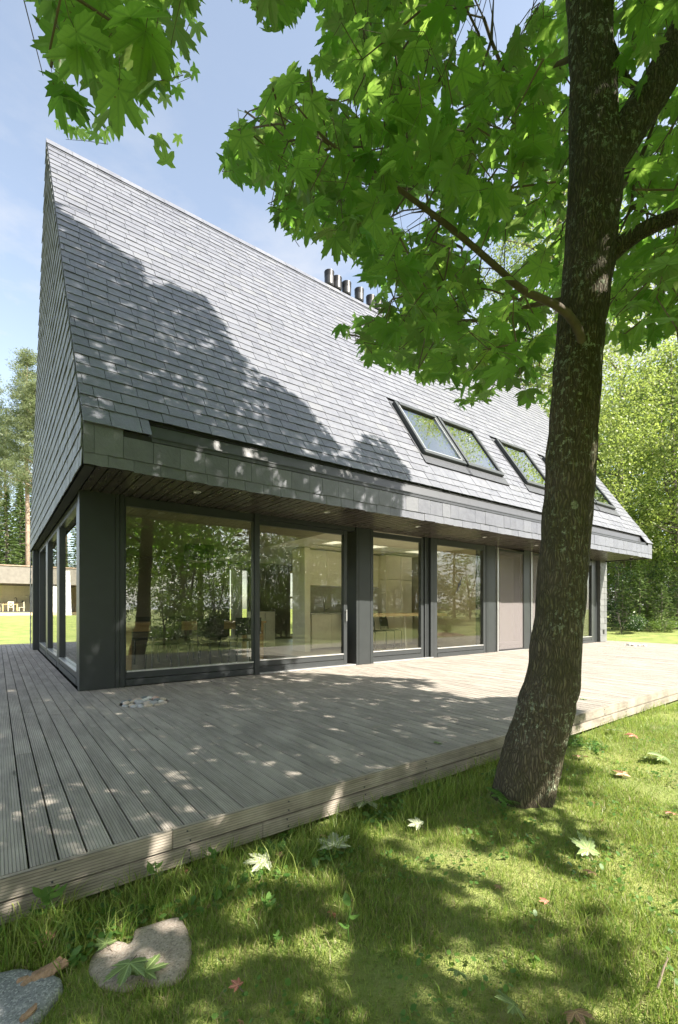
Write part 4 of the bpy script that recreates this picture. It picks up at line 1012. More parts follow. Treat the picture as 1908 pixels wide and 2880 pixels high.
tp = [atD(x, y, 3.05) for x, y, w in TR]; trd = [w/2/1058*3.05*.935 for x, y, w in TR]
top = [(tp[-1][0]-.1, tp[-1][1]+.1, 7.2), (2.75, 1.9, 9.0), (2.6, 2.0, 11.0), (2.55, 2.1, 13.0), (2.5, 2.1, 14.8)]
bough_mesh(tp, trd, 72, .018, .075, 24, True).build('trunk', BARK, maple, True)
LIMBS = []
def limb(pts, rad, seg=20, step=.05, mat=BARK, amp=.05):
    bough_mesh(pts, rad, seg, step, amp).build('limb', mat, maple, True); LIMBS.append(([Vector(p) for p in pts], rad))
limb([tp[-2]]+[tp[-1]]+top, [.13, .122, .11, .09, .07, .045, .02], 20, .08)
limb([atD(1385, 415, 3.05), atD(1425, 345, 3.03), atD(1470, 275, 3.0), atD(1525, 190, 2.98), atD(1575, 90, 2.95), atD(1680, -120, 2.9), (4.6, 1.1, 8.6), (5.2, .6, 10.6)], [.105, .118, .115, .112, .108, .095, .06, .02])
limb([atD(1385, 610, 3.05), atD(1425, 575, 3.0), atD(1470, 540, 2.95), atD(1510, 517, 2.9), atD(1600, 490, 2.8), (4.3, .4, 3.9), (5.1, -.5, 4.3)], [.06, .058, .048, .044, .042, .032, .012], 16)
limb([atD(1347, 812, 2.98), atD(1346, 780, 2.90), atD(1330, 742, 2.86), atD(1290, 705, 2.8), atD(1205, 672, 2.72), atD(1165, 632, 2.66), atD(1060, 540, 2.5), atD(940, 450, 2.32), atD(870, 400, 2.2), atD(760, 335, 2.05), atD(690, 250, 1.95)], [.030, .028, .026, .024, .021, .019, .016, .013, .010, .006, .003], 12, .03, TWIG, .08)
limb([atD(1340, 125, 3.1), atD(1290, 150, 3.2), atD(1200, 185, 3.3), atD(1110, 225, 3.4), atD(1000, 290, 3.5)], [.022, .016, .013, .009, .004], 10, .05, TWIG)
limb([atD(1395, 70, 3.1), atD(1428, 150, 3.2), atD(1450, 195, 3.25), atD(1500, 200, 3.5)], [.035, .03, .024, .012], 12, .05)
limb([atD(1420, 450, 3.1), atD(1470, 395, 3.2), atD(1495, 330, 3.2), atD(1530, 240, 3.1)], [.022, .018, .013, .006], 10, .05, TWIG)
limb([atD(1330, 690, 3.1), atD(1250, 700, 3.15), atD(1100, 745, 3.2), atD(990, 735, 3.3), atD(880, 750, 3.4)], [.022, .016, .014, .010, .004], 10, .05, TWIG)
limb([atD(1375, 990, 3.05), atD(1380, 1085, 3.05), atD(1392, 1070, 3.03)], [.01, .008, .003], 8, .03, TWIG)
limb([(2.75, 1.78, 6.6), (2.0, .6, 6.3), (1.2, -.3, 5.8), (.9, -1.2, 5.4), (.7, -2.2, 4.8)], [.07, .055, .04, .025, .008], 14, .08)
limb([(2.75, 1.78, 6.4), (1.6, 1.2, 5.7), (.8, .9, 4.6), (.5, .93, 3.75), (.46, .95, 3.45)], [.05, .04, .028, .010, .003], 12, .08)
for k in range(14):
    z = 6.0+k*.62; a = k*2.4+.5; L = (4.6-(z-6)*.33)*rng.uniform(.8, 1.05); i = Vector((2.75, 1.85, z)); dr = Vector((math.cos(a), math.sin(a), 0))
    ends = np.array([list(i+dr*L*q+Vector((0, 0, .4))) for q in np.linspace(.1, 1.1, 14)]); ex, ey, ez = project(ends)
    if ((ez > 0) & (ex > -50) & (ex < 1960) & (ey > -60)).any(): continue
    limb([i, i+dr*L*.35+Vector((0, 0, .35)), i+dr*L*.7+Vector((0, 0, .5)), i+dr*L+Vector((0, 0, .3))], [.06-k*.002, .045-k*.0016, .028-k*.001, .006], 10, .15)

# where foliage may stand: its outline as the sun sees it (u across, v up, measured on the plane Y = 1.7)
def uvs(P): s = P[..., 1]-1.7; return P[..., 0]+.42*s, P[..., 2]+1.06*s
SHADE = [(-3, -2.6), (.6, -2.2), (1.2, -1.5), (1.9, -.85), (2.5, -.85), (3.0, -.7), (3.4, -.3), (3.9, -.05), (5.2, .6), (5.95, 1.6), (5.3, 1.95), (5.9, 2.7), (6.7, 3.4), (6.45, 4.2), (6.25, 5.4), (7.0, 6.6), (7.7, 8.0), (7.75, 9.3), (7.1, 9.0), (6.3, 8.0), (6.15, 9.9), (5.6, 10.4), (5.4, 11.2), (5.6, 12.3), (5.5, 13.2), (4.9, 13.1), (4.4, 12.5), (4.6, 13.6), (4.1, 13.9), (3.6, 14.8), (2.6, 15.4), (.5, 15), (-1.5, 12.5), (-2.6, 8), (-3.2, 3)]
def gpoly(pts): 
    o = []
    for x, y in pts:
        t = (x-954)/FX; Z = 1.3*FX/(y-1712); X, Y = (CA+SA*t)*Z, (SA-CA*t)*Z; o.append((X+.42*(Y-1.7), -.2+1.06*(Y-1.7)))
    return o
z5 = lambda L: [(954+x*.6084, 1850+y*.6084) for x, y in L]
HOLESUV = [gpoly(z5([(280, 900), (520, 870), (700, 890), (960, 960), (1210, 1085), (1080, 1100), (800, 1035), (560, 975), (350, 945)])),
           gpoly(z5([(380, 780), (560, 800), (700, 850), (520, 850), (400, 820)])), gpoly(z5([(540, 560), (640, 545), (630, 580), (520, 585)])),
           gpoly([(240, 2600), (420, 2590), (360, 2680), (250, 2700)]), gpoly([(430, 2570), (530, 2560), (520, 2650), (440, 2650)]), gpoly([(600, 2540), (680, 2530), (700, 2600), (620, 2610)]), gpoly([(700, 2640), (800, 2625), (810, 2690), (700, 2700)]),
           gpoly([(530, 2660), (660, 2640), (640, 2740), (520, 2750)]), gpoly([(870, 2620), (980, 2600), (990, 2720), (880, 2740)]), gpoly([(1440, 2530), (1600, 2545), (1640, 2610), (1480, 2590)]), gpoly([(1050, 2380), (1180, 2400), (1160, 2440), (1040, 2420)]), gpoly([(700, 2440), (800, 2420), (790, 2480), (690, 2490)]),
           gpoly([(850, 2430), (930, 2440), (910, 2520), (840, 2500)])]
REG = {'left': [(60, -60), (75, 90), (98, 200), (110, 290), (150, 335), (240, 335), (300, 330), (330, 400), (430, 402), (442, 320), (420, 255), (465, 215), (458, 120), (482, 70), (472, -60)],
       'mid': [(505, -60), (520, 6), (545, 22), (590, 30), (610, 102), (650, 72), (700, 52), (712, 5), (715, -60)],
       'main': [(722, -60), (733, 110), (728, 140), (690, 138), (640, 155), (608, 205), (600, 240), (545, 248), (528, 300), (493, 330), (498, 385), (520, 425), (580, 445), (620, 490), (632, 545), (680, 575), (740, 585), (760, 615), (800, 650), (850, 665), (868, 692), (800, 735), (742, 778), (770, 797), (828, 792), (803, 850), (868, 850), (905, 872), (958, 865), (960, 892), (1015, 895), (1048, 908), (1050, 950), (1100, 957), (1140, 928), (1178, 905), (1190, 937), (1208, 962), (1215, 988), (1265, 990), (1390, 1000), (1385, 850), (1440, 835), (1500, 822), (1640, 700), (1640, -60)]}
SKYGAP = [[(1108, -60), (1098, 60), (1130, 88), (1172, 96), (1190, 55), (1196, 15), (1230, 8), (1290, 5), (1300, -60)], [(1112, 578), (1195, 548), (1240, 560), (1200, 605), (1130, 645)], [(905, 500), (985, 470), (965, 540)], [(738, 180), (775, 195), (770, 240), (742, 225)], [(1180, 405), (1200, 400), (1190, 440)]]
TRUNKP = [(1304, -60), (1312, 150), (1318, 330), (1306, 480), (1298, 620), (1282, 800), (1262, 1010), (1385, 1010), (1392, 800), (1425, 600), (1436, 480), (1445, 330), (1424, 150), (1420, -60)]
LIMB2 = [(1420, 600), (1470, 525), (1510, 498), (1640, 478), (1640, 530), (1510, 547), (1470, 572), (1432, 612)]
LIMB3 = [[(925, 433), (1172, 624), (1160, 647), (913, 457)], [(1200, 662), (1292, 692), (1348, 742), (1358, 812), (1333, 817), (1322, 757), (1280, 720), (1195, 687)]]
LIMBP = [(1435, 330), (1500, 190), (1560, 60), (1640, -60), (1640, 110), (1570, 190), (1510, 290), (1450, 400)]
def region_ok(V):
    # V (n, m, 3): True where every leaf point is outside the picture or inside a foliage region
    x, y, z = project(V); x = x/1.21684; y = y/1.21684
    inside = np.zeros(x.shape, bool)
    for p in REG.values(): inside |= inpoly(x, y, p)
    gap = np.zeros(x.shape, bool)
    for p in SKYGAP: gap |= inpoly(x, y, p)
    off = (z < .15) | (x < -5) | (x > 1573) | (y < -5) | (y > 2372)
    tr = (z < 3.25) & inpoly(x, y, TRUNKP); tr |= (z < 2.95) & (inpoly(x, y, LIMBP) | inpoly(x, y, LIMB2))
    for q in LIMB3: tr |= (z < 2.85) & inpoly(x, y, q)
    good = off | (inside & ~gap & ~tr)
    return good.mean(1) > .94, (~off).any(1) & (z[:, 0] > .15)
def unit(v): return v/np.maximum(np.linalg.norm(v, axis=-1, keepdims=True), 1e-6)
def orient(C, n, wup=.9, wout=.0, wr=.42):
    out = C-np.array([2.765, 1.70, 0]); out[:, 2] = 0; out = unit(out)
    N = np.array([0, 0, wup])+out*wout+rng.normal(0, wr, (n, 3)); Y = out*.25+np.array([.42, .5, -.45])+rng.normal(0, .55, (n, 3)); return ortho(unit(N), Y)
leaves = []      # (C, X, Y, N, S, bend) sets: fine leaves in view, plain ones out of view
def view_leaves(reg, n, zr, sr, w=(.85, .0, .42), zpow=1.0):
    p = np.array(REG[reg]); lo, hi = p.min(0), p.max(0); got = []; tot = 0
    while tot < n:
        k = 3000; x = rng.uniform(lo[0], hi[0], k); y = rng.uniform(lo[1], hi[1], k); Z = zr[0]+(zr[1]-zr[0])*rng.uniform(0, 1, k)**zpow
        t = (x*1.21684-954)/FX; C = np.stack([(CA+SA*t)*Z, (SA-CA*t)*Z, 1.1+(1712-y*1.21684)/FX*Z], 1)
        X, Y, N = orient(C, k, *w); S = rng.uniform(*sr, k); bend = rng.uniform(.3, 2.6, k)
        V = leafverts(C, X, Y, N, S, LL, LLZ, bend); ok, _ = region_ok(V); u, v = uvs(C); ok &= inpoly(u, v, SHADE)
        for h in HOLESUV: ok &= ~inpoly(u, v, h)
        # keep clear of the trunk
        ok &= (np.hypot(C[:, 0]-(2.77+.07*(C[:, 2]-1)), C[:, 1]-1.70) > .30)
        i = np.where(ok)[0][:max(1, n//6)]; i = i[:n-tot]; tot += len(i); got.append([a[i] for a in (C, X, Y, N, S, bend)])
    return [np.concatenate([g[j] for g in got]) for j in range(6)]
VL = [view_leaves('left', 46, (1.12, 1.65), (.085, .115), (.8, .0, .40)), view_leaves('mid', 12, (1.45, 2.0), (.07, .09)),
      view_leaves('main', 600, (1.75, 2.9), (.078, .112)), view_leaves('main', 950, (2.5, 4.3), (.085, .125))]
VL = [np.concatenate([g[j] for g in VL]) for j in range(6)]
# hidden crown: sprays of leaves spread through the crown's volume
def crown_radius(z): return np.interp(z, [2.3, 3.0, 5, 9, 12, 14, 16], [4.2, 4.9, 5.3, 5.2, 4.0, 2.6, .4])
HS = []; tot = 0; NSPR = 6400
while tot < NSPR:
    k = 1500; u = rng.uniform(-3.2, 7.8, k); v = rng.uniform(-2.6, 15.4, k); s = rng.uniform(-5.6, 5.2, (k, 14))
    C = np.stack([u[:, None]-.42*s, 1.7+s, v[:, None]-1.06*s], 2); ok = inpoly(u, v, SHADE)
    for h in HOLESUV: ok &= ~inpoly(u, v, h)
    d = np.hypot(C[..., 0]-2.75, C[..., 1]-1.75); o2 = (C[..., 2] > 2.35) & (d < crown_radius(C[..., 2])*1.06) & (d > .4)
    o2 &= np.linalg.norm(C-np.array([0, 0, 1.1]), axis=2) > 1.9
    cx_, cy_, cz_ = project(C); o2 &= ~((cz_ > .2) & (cx_ > -100) & (cx_ < 2000) & (cy_ > -120)) | (rng.uniform(0, 1, o2.shape) < .25)
    ok &= o2.any(1); pick = o2.argmax(1); C = C[np.arange(k), pick]
    nz = np.array([mnoise.noise(Vector((a*1.1, b*1.1, 4))) for a, b in zip(u, v)]); lawn = (v < -.1) & (u > .8)
    ok &= rng.uniform(0, 1, k) < np.where(lawn, .44+1.1*nz, np.where(v < 3.2, 1.02+.35*nz, 1.05+.55*nz))
    i = np.where(ok)[0][:NSPR-tot]; HS.append(C[i]); tot += len(i)
HS = np.concatenate(HS)
HN = 7; C = np.repeat(HS, HN, 0)+rng.normal(0, .13, (len(HS)*HN, 3)); n = len(C)
X, Y, N = orient(C, n, .8, .1, .5); S = rng.uniform(.092, .125, n); bend = rng.uniform(.4, 2.2, n)
V = leafverts(C, X, Y, N, S, LL, LLZ, bend); ok, inframe = region_ok(V); u, v = uvs(C); ok &= inpoly(u, v, SHADE)
for h in HOLESUV: ok &= ~inpoly(u, v, h)
ok &= (np.linalg.norm(C-np.array([0, 0, 1.1]), axis=1) > 1.5)
ok &= ~(inframe & (C[:, 0]*CA+C[:, 1]*SA < 2.9))
V = V[ok]; nl = len(LL); i = np.arange(len(V))[:, None, None]*nl; F2 = (LLF[None]+i).reshape(-1, 3); V2 = V.reshape(-1, 3); UV2 = np.tile(LL, (len(V), 1))
Vv = leafverts(*VL[:5], LT, LTZ, VL[5]); nl = len(LT); i = np.arange(len(Vv))[:, None, None]*nl
F1 = (LTF[None]+i).reshape(-1, 3)+len(V2); UV1 = np.tile(LT, (len(Vv), 1))
npmesh('crown', np.concatenate([V2, Vv.reshape(-1, 3)]), np.concatenate([F2, F1]), MAPLE, maple, np.concatenate([UV2, UV1]))
# twigs: every spray joins the nearest wood that is already there
nodes = []; rad0 = []
def put(p, r): nodes.append(np.array(p, float)); rad0.append(r)
for pts, rd in LIMBS:
    for i in range(len(pts)-1):
        L = (pts[i+1]-pts[i]).length; k = max(1, int(L/.12))
        for j in range(k): f = j/k; put(pts[i].lerp(pts[i+1], f), rd[i])
for p in tp[9:]: put(p, .1)
nbase = len(nodes)
Cv, Yv, Sv = VL[0], VL[2], VL[4]; pet = Cv-Yv*Sv[:, None]*.75+np.array([0, 0, .02]); used = np.zeros(len(pet), bool); sprays = []
for i in range(len(pet)):
    if used[i]: continue
    d = np.linalg.norm(pet-pet[i], axis=1); g = np.where((d < .14) & ~used)[0][:7]; used[g] = True; sprays.append((pet[g].mean(0), g))
allp = np.concatenate([np.array([s[0] for s in sprays]), HS[::1]]); ns = len(sprays)
order = np.argsort(np.linalg.norm(allp-np.array([2.77, 1.72, 5.0]), axis=1))
A = np.zeros((nbase+len(allp)*3, 3)); A[:nbase] = np.array(nodes); cnt = nbase; parent = {}; plen = np.zeros(len(A)); idx = {}
for j in order:
    p = allp[j]; d = np.linalg.norm(A[:cnt]-p, axis=1)+.25*plen[:cnt]; b = int(d.argmin()); D0 = np.linalg.norm(A[b]-p)
    if D0 > .28:                       # a bent twig: one knee on the way
        mid = A[b]*.5+p*.5+rng.normal(0, .05*D0, 3)+np.array([0, 0, .08*D0]); A[cnt] = mid; parent[cnt] = b; plen[cnt] = plen[b]+D0*.5; b = cnt; cnt += 1
    A[cnt] = p; parent[cnt] = b; plen[cnt] = plen[b]+D0*.5; idx[j] = cnt; cnt += 1
load = np.ones(cnt)
for c in sorted(parent, reverse=True): load[parent[c]] += load[c]
tw = MB()
vis = project(A[:cnt]); 
for c, b in parent.items():
    r = min(.0010*math.sqrt(load[c])+.0008, .014); r0 = min(.0010*math.sqrt(load[b])+.0008, .014) if b >= nbase else r*1.1
    P2 = np.stack([A[c], A[b], A[c]*.5+A[b]*.5]); x, y, z = project(P2); x /= 1.21684; y /= 1.21684
    infr = (z > .1) & (x > 0) & (x < 1568) & (y > 0) & (y < 2367); inr = np.zeros(3, bool)
    for p in REG.values(): inr |= inpoly(x, y, p)
    if (infr & ~inr).any() or ((z > 0) & (z < .9)).any(): continue
    if ((z < 2.95) & (inpoly(x, y, TRUNKP) | inpoly(x, y, LIMBP))).any(): continue
    if infr.any() and z.min() < 1.9 and np.linalg.norm(A[b]-A[c]) > .16: continue
    if infr.any() and z.min() < 2.6: r0 = min(r0, .0045); r = min(r, .0045)
    tw.tube([A[b], A[c]], [r0, r], 5 if r > .004 else 4, False)
for si, (p, g) in enumerate(sprays):
    sx, sy, sz = project(p); sx /= 1.21684; sy /= 1.21684
    if 0 < sx < 1568 and 0 < sy < 2367 and not any(inpoly(sx, sy, q) for q in REG.values()): continue
    for l in g: tw.tube([A[idx[si]], Cv[l]-Yv[l]*Sv[l]*.3+np.array([0, 0, .006]), Cv[l]], .0011, 3, False)
tw.build('twigs', TWIG, maple)
#--NEXT4--
# ------------------------------------------------------------------ trees round the plot
def diamonds(C, D_, N, L, Wd):
    # flat rhombic leaves: centre, long axis, normal
    X, Y, Nn = ortho(N, D_); L = L[:, None]; Wd = Wd[:, None]
    V = np.stack([C-Y*L*.5, C+X*Wd*.5-Nn*L*.06, C+Y*L*.5-Nn*L*.1, C-X*Wd*.5-Nn*L*.06], 1)
    return V.reshape(-1, 3), np.arange(len(C)*4).reshape(-1, 4)
def mesh_np(name, V, F, m):
    o = npmesh(name, V, F, m); me = o.data; bpy.data.objects.remove(o); return me
def mesh_mb(mb, name, m, smooth=True):
    o = mb.build(name, m, None, smooth); me = o.data; bpy.data.objects.remove(o); return me
def deciduous(seed, h, base, rad, nclump, per, ls, fol, bark, multi=1):
    g = np.random.default_rng(seed); tk = MB(); tips = []
    for s in range(multi):
        a0 = s*2.2+seed; lean = .12*rad*(multi > 1); pts = [(0, 0, -.3), (lean*.3*math.cos(a0), lean*.3*math.sin(a0), h*.3), (lean*math.cos(a0)*2, lean*math.sin(a0)*2, h*.62), (lean*math.cos(a0)*2.4, lean*math.sin(a0)*2.4, h*.93)]
        r0 = h*.014/math.sqrt(multi); tk.tube(pts, [r0*1.3, r0, r0*.6, r0*.15], 9)
        for k in range(int(16/multi)):
            f = g.uniform(base, .92); z = h*f; a = g.uniform(0, 6.28); L = rad*g.uniform(.5, 1)*math.sin(math.pi*min(1, .12+.88*(1-(f-base)/(1-base))))**.6
            p = Vector((np.interp(z, [q[2] for q in pts], [q[0] for q in pts]), np.interp(z, [q[2] for q in pts], [q[1] for q in pts]), z)); d = Vector((math.cos(a), math.sin(a), 0))
            tk.tube([p, p+d*L*.5+Vector((0, 0, L*.22)), p+d*L+Vector((0, 0, L*.3))], [r0*.34, r0*.2, r0*.05], 5); tips.append(p+d*L*.7+Vector((0, 0, L*.25)))
    C = []
    while len(C) < nclump:
        q = g.uniform(-1, 1, 3); d = np.linalg.norm(q)
        if d > 1 or g.uniform() > .25+.85*d: continue
        zz = base+(1-base)*(q[2]*.5+.5); prof = math.sin(math.pi*np.clip(.10+.86*(1-(zz-base)/(1-base)), 0, 1))**.55
        p = np.array([q[0]*rad*prof*1.15, q[1]*rad*prof*1.15, h*zz])
        if mnoise.noise(Vector(p*.62)+Vector((seed*7, 0, 0))) < -.03: continue
        C.append(p)
    C = np.array(C); P = np.repeat(C, per, 0)+g.normal(0, rad*.066+.06, (nclump*per, 3))*np.array([1.15, 1.15, .6]); n = len(P)
    out = P*np.array([1, 1, .3])-np.array([0, 0, h*.2]); N = unit(unit(out)*.5+np.array([0, 0, .7])+g.normal(0, .6, (n, 3))); Dd = out*.2+np.array([0, 0, -.2])+g.normal(0, .7, (n, 3))
    V, F = diamonds(P, unit(Dd), N, ls*g.uniform(.7, 1.3, n), ls*.72*g.uniform(.7, 1.2, n))
    return [('trunk', mesh_mb(tk, 'trunk', bark)), ('crown', mesh_np('crown', V, F, fol))]
def spruce(seed, h, rad, nb, ls, fol, bark, base=.04, droop=.28, dense=1.0):
    g = np.random.default_rng(seed); tk = MB(); r0 = h*.013; tk.tube([(0, 0, -.3), (0, 0, h*.5), (.02*h*.1, 0, h*.98)], [r0*1.2, r0*.7, r0*.08], 8); P = []; D_ = []; N_ = []; S = []
    for k in range(nb):
        f = base+(1-base)*(k+g.uniform())/nb; a = k*2.39996+g.uniform(-.3, .3); L = rad*(1-f)**.8*g.uniform(.7, 1.1)+.12; z = h*f; d = np.array([math.cos(a), math.sin(a), 0]); w = np.array([-d[1], d[0], 0])
        dr = -droop*(1.1-f); pts = [np.array([0, 0, z]), d*L*.5+np.array([0, 0, z+dr*L*.5]), d*L+np.array([0, 0, z+dr*L*.75])]
        if k % 2 == 0: tk.tube(pts, [r0*.22*(1-f)+.006, r0*.14*(1-f)+.004, .003], 4, False)
        m_ = int((5+L*13)*dense)
        t = g.uniform(.12, 1, m_)**.8; side = g.choice([-1, 0, 1], m_)
        for tt, s in zip(t, side):
            c = pts[0]*(1-tt)+pts[2]*tt+np.array([0, 0, -.1*L*math.sin(math.pi*tt)*0]); wd = L*.34*(1.05-tt)*g.uniform(.2, 1)
            P.append(c+w*s*wd+np.array([0, 0, g.normal(0, .03)-.10*wd])); D_.append(d*.7+w*s*.8+np.array([0, 0, -.35*g.uniform(0, 1.4)])); N_.append(np.array([0, 0, 1])+g.normal(0, .35, 3)); S.append(ls*g.uniform(.7, 1.35))
    P, D_, N_, S = map(np.array, (P, D_, N_, S)); V, F = diamonds(P, unit(D_), unit(N_), S, S*.42)
    return [('trunk', mesh_mb(tk, 'trunk', bark)), ('crown', mesh_np('crown', V, F, fol))]
def pine(seed, h, ncl, per, ls, fol, bark, base=.5, rad=3.2):
    g = np.random.default_rng(seed); tk = MB(); r0 = h*.0075; bx = g.uniform(-.4, .4); tk.tube([(0, 0, -.3), (bx*.3, 0, h*.4), (bx, .2, h*.75), (bx, 0, h*.97)], [r0*1.25, r0, r0*.6, r0*.15], 10); P = []
    for k in range(12):
        z = h*g.uniform(.28, base); a = g.uniform(0, 6.28); L = g.uniform(.6, 1.9); tk.tube([(bx*.5, 0, z), (bx*.5+L*math.cos(a), L*math.sin(a), z-.25*L)], [.035, .012], 4)
    for k in range(ncl):
        f = base+(1-base)*g.uniform()**.9; a = g.uniform(0, 6.28); L = rad*(1.08-((f-base)/(1-base)))**.7*g.uniform(.35, 1.05); z = h*f; e = np.array([bx+L*math.cos(a), L*math.sin(a), z+.28*L])
        if k % 3 == 0: tk.tube([(bx, 0, z-.2), tuple(e)], [r0*.25, .02], 4, False)
        P.append(e+g.normal(0, 1, (per, 3))*np.array([.42, .42, .22]))
    P = np.concatenate(P); n = len(P); D_ = g.normal(0, 1, (n, 3))+np.array([0, 0, .5]); N_ = g.normal(0, 1, (n, 3))+np.array([0, 0, .8])
    V, F = diamonds(P, unit(D_), unit(N_), ls*g.uniform(.7, 1.3, n), ls*.20*g.uniform(.7, 1.3, n))
    return [('trunk', mesh_mb(tk, 'trunk', bark)), ('crown', mesh_np('crown', V, F, fol))]
def plant(kind, parts, x, y, sc, rz, label, cat='tree', group=None, squash=1.0):
    o = thing(kind, label, cat, (x, y, float(gz(x, y))-.02), rz, group); o.scale = (sc*squash, sc*squash, sc)
    for nme, me in parts:
        c = bpy.data.objects.new(nme, me); COL.objects.link(c); c.parent = o
    return o
T_BIG = [deciduous(11, 19, .12, 5.0, 520, 34, .17, FOL_A, GREYBARK), deciduous(12, 17, .16, 4.6, 460, 34, .16, FOL_B, GREYBARK, 2), deciduous(13, 15, .10, 4.2, 420, 34, .16, FOL_A, GREYBARK)]
T_NEAR = deciduous(14, 23, .10, 3.9, 760, 60, .115, FOL_A, GREYBARK)
T_SML = [deciduous(21, 6, .08, 2.1, 150, 26, .12, FOL_B, GREYBARK, 3), deciduous(22, 4.2, .05, 1.9, 120, 26, .11, FOL_C, GREYBARK, 3), deciduous(23, 9, .14, 2.7, 240, 28, .13, FOL_B, GREYBARK)]
T_SPR = [spruce(31, 7, 1.9, 150, .24, SPRUCE, GREYBARK), spruce(32, 16, 3.0, 300, .38, SPRUCE, GREYBARK, .06), spruce(33, 2.2, .85, 80, .14, SPRUCE, GREYBARK, .03)]
T_PIN = [pine(41, 29, 150, 120, .36, NEEDLE, PINEBARK, .52), pine(42, 31, 150, 120, .36, NEEDLE, PINEBARK, .46, 3.6)]
BUSH = [deciduous(51, 1.3, .02, .95, 90, 22, .085, FOL_C, GREYBARK, 4), deciduous(52, 1.0, .02, .8, 80, 22, .07, FOL_B, GREYBARK, 4)]
def fwd(px, Z): t = (px-954)/FX; return (CA+SA*t)*Z, (SA-CA*t)*Z
G = 'broadleaf trees at the edge of the wood right of the house'
for px, Z, p, sc, rz, lab in ((1570, 22.0, T_NEAR, 1.0, .3, 'tall pale green tree hidden behind the maple trunk, mirrored in the roof windows'), (1745, 29, T_BIG[0], 1.0, .3, 'tall pale green tree standing right behind the end of the roof'), (1905, 27, T_BIG[1], 1.0, 1.6, 'tall bright green tree at the right edge of the picture'), (1830, 33, T_BIG[2], 1.25, 4.0, 'pale leafy tree between the roof end and the right edge tree'), (1660, 36, T_BIG[1], 1.12, 2.2, 'green tree showing above the roof slope behind the maple trunk'), (1990, 24, T_BIG[2], 1.1, 5.1, 'leafy tree just outside the right edge'), (1560, 40, T_BIG[0], 1.05, .9, 'far tree top glimpsed through the maple leaves'), (2120, 30, T_BIG[0], 1.05, 3.3, 'tall tree beyond the right end of the deck'), (1780, 42, T_BIG[1], 1.3, 3.6, 'distant tall tree filling the gap behind the pale ones'), (1900, 40, T_BIG[0], 1.2, 5.6, 'distant tall tree behind the right edge tree'), (1440, 44, T_BIG[2], 1.4, 2.7, 'far tree behind the roof ridge')):
    x, y = fwd(px, Z); plant('broadleaf_tree', p, x, y, sc, rz, lab, group=G)
for px, Z, p, sc, rz, lab in ((1752, 23.5, T_SPR[2], 1.15, 0, 'young spruce at the wood edge beside the slate pier'), (1800, 22.5, T_SPR[2], 1.35, 1, 'slender young spruce in the middle of the wood edge'), (1862, 22, T_SPR[2], 1.05, 2, 'small spruce near the right edge of the lawn'), (1905, 23, T_SPR[2], 1.3, 3, 'small spruce at the far right of the wood edge'), (1775, 27, T_SPR[0], .62, 2, 'mid sized spruce in the shade behind the young ones'), (1850, 28, T_SPR[0], .6, 4, 'dark spruce behind the slender young spruce')):
    x, y = fwd(px, Z); plant('spruce_tree', p, x, y, sc, rz, lab, group='young spruces along the wood edge')
for px, Z, p, sc, rz, lab in ((1748, 21.5, BUSH[0], .8, 0, 'low rounded bush on the lawn beside the slate pier'), (1725, 25.5, T_SML[1], .85, 1, 'dark leafy shrub behind the low bush'), (1885, 25.5, T_SML[1], .9, 2, 'dark leafy shrub behind the right hand spruces'), (1820, 25.5, T_SML[0], .62, 3, 'tall pale shrub with yellowish leaves in the wood edge'), (1930, 24.5, T_SML[0], .7, 4, 'leafy shrub at the right edge of the wood'), (1770, 31, T_SML[2], .8, 4, 'slim tree in the dark of the wood edge'), (1690, 31, T_SML[2], .9, 5, 'slim tree hidden behind the slate pier'), (1870, 21.3, BUSH[1], .7, 4, 'small light bush at the foot of the right hand spruces'), (1990, 22.5, T_SML[1], .8, 4, 'shrub just outside the right edge')):
    x, y = fwd(px, Z); plant('shrub', p, x, y, sc, rz, lab, 'shrub', 'shrubs along the wood edge')
dk = [(1690, 46), (1760, 47), (1830, 46), (1900, 45), (1980, 42), (2060, 40), (1620, 48)]
for i, (px, Z) in enumerate(dk):
    x, y = fwd(px, Z); plant('spruce_tree', T_SPR[1], x, y, .8+.1*(i % 3), i*1.1, 'dark spruce deep in the wood behind the broadleaf trees', group='dark spruces deep in the wood')
# pines and spruces behind the pavilion
PL = [(-30, 62, 0, 1.12, 'tall pine at the left edge, its crown high above the pavilion'), (78, 60, 1, 1.1, 'tall pine with a full crown next to the slate gable'), (106, 58, 0, 1.0, 'pine with a bare reddish trunk beside the slate gable'), (20, 80, 1, 1.1, 'far pine between the two tall ones'), (-120, 62, 1, 1.0, 'tall pine outside the left edge, mirrored in the gable glass'), (-190, 66, 0, 1.05, 'second pine left of the picture, mirrored in the gable glass')]
for px, Z, k, sc, lab in PL: x, y = fwd(px, Z); plant('pine_tree', T_PIN[k], x, y, sc, px*.1, lab, group='tall pines behind the pavilion')
PS = [(20, 57, 1, .95, 'sunlit spruce standing just behind the pavilion roof'), (58, 70, 1, 1.25, 'dark spruce between the pines behind the pavilion'), (-30, 60, 1, 1.0, 'spruce at the left edge behind the pavilion'), (92, 72, 1, 1.3, 'tall dark spruce close to the slate gable'), (-90, 58, 1, .9, 'spruce outside the left edge behind the pavilion'), (-150, 60, 1, 1.0, 'spruce mirrored in the middle gable pane'), (-230, 60, 1, 1.05, 'spruce mirrored in the near gable pane'), (130, 75, 1, 1.2, 'spruce hidden behind the slate gable'), (0, 90, 1, 1.5, 'far spruce at the back of the wood'), (60, 95, 1, 1.6, 'farthest spruce behind the pines')]
for px, Z, k, sc, lab in PS: x, y = fwd(px, Z); plant('spruce_tree', T_SPR[k], x, y, sc, px*.07, lab, group='spruces behind the pavilion')
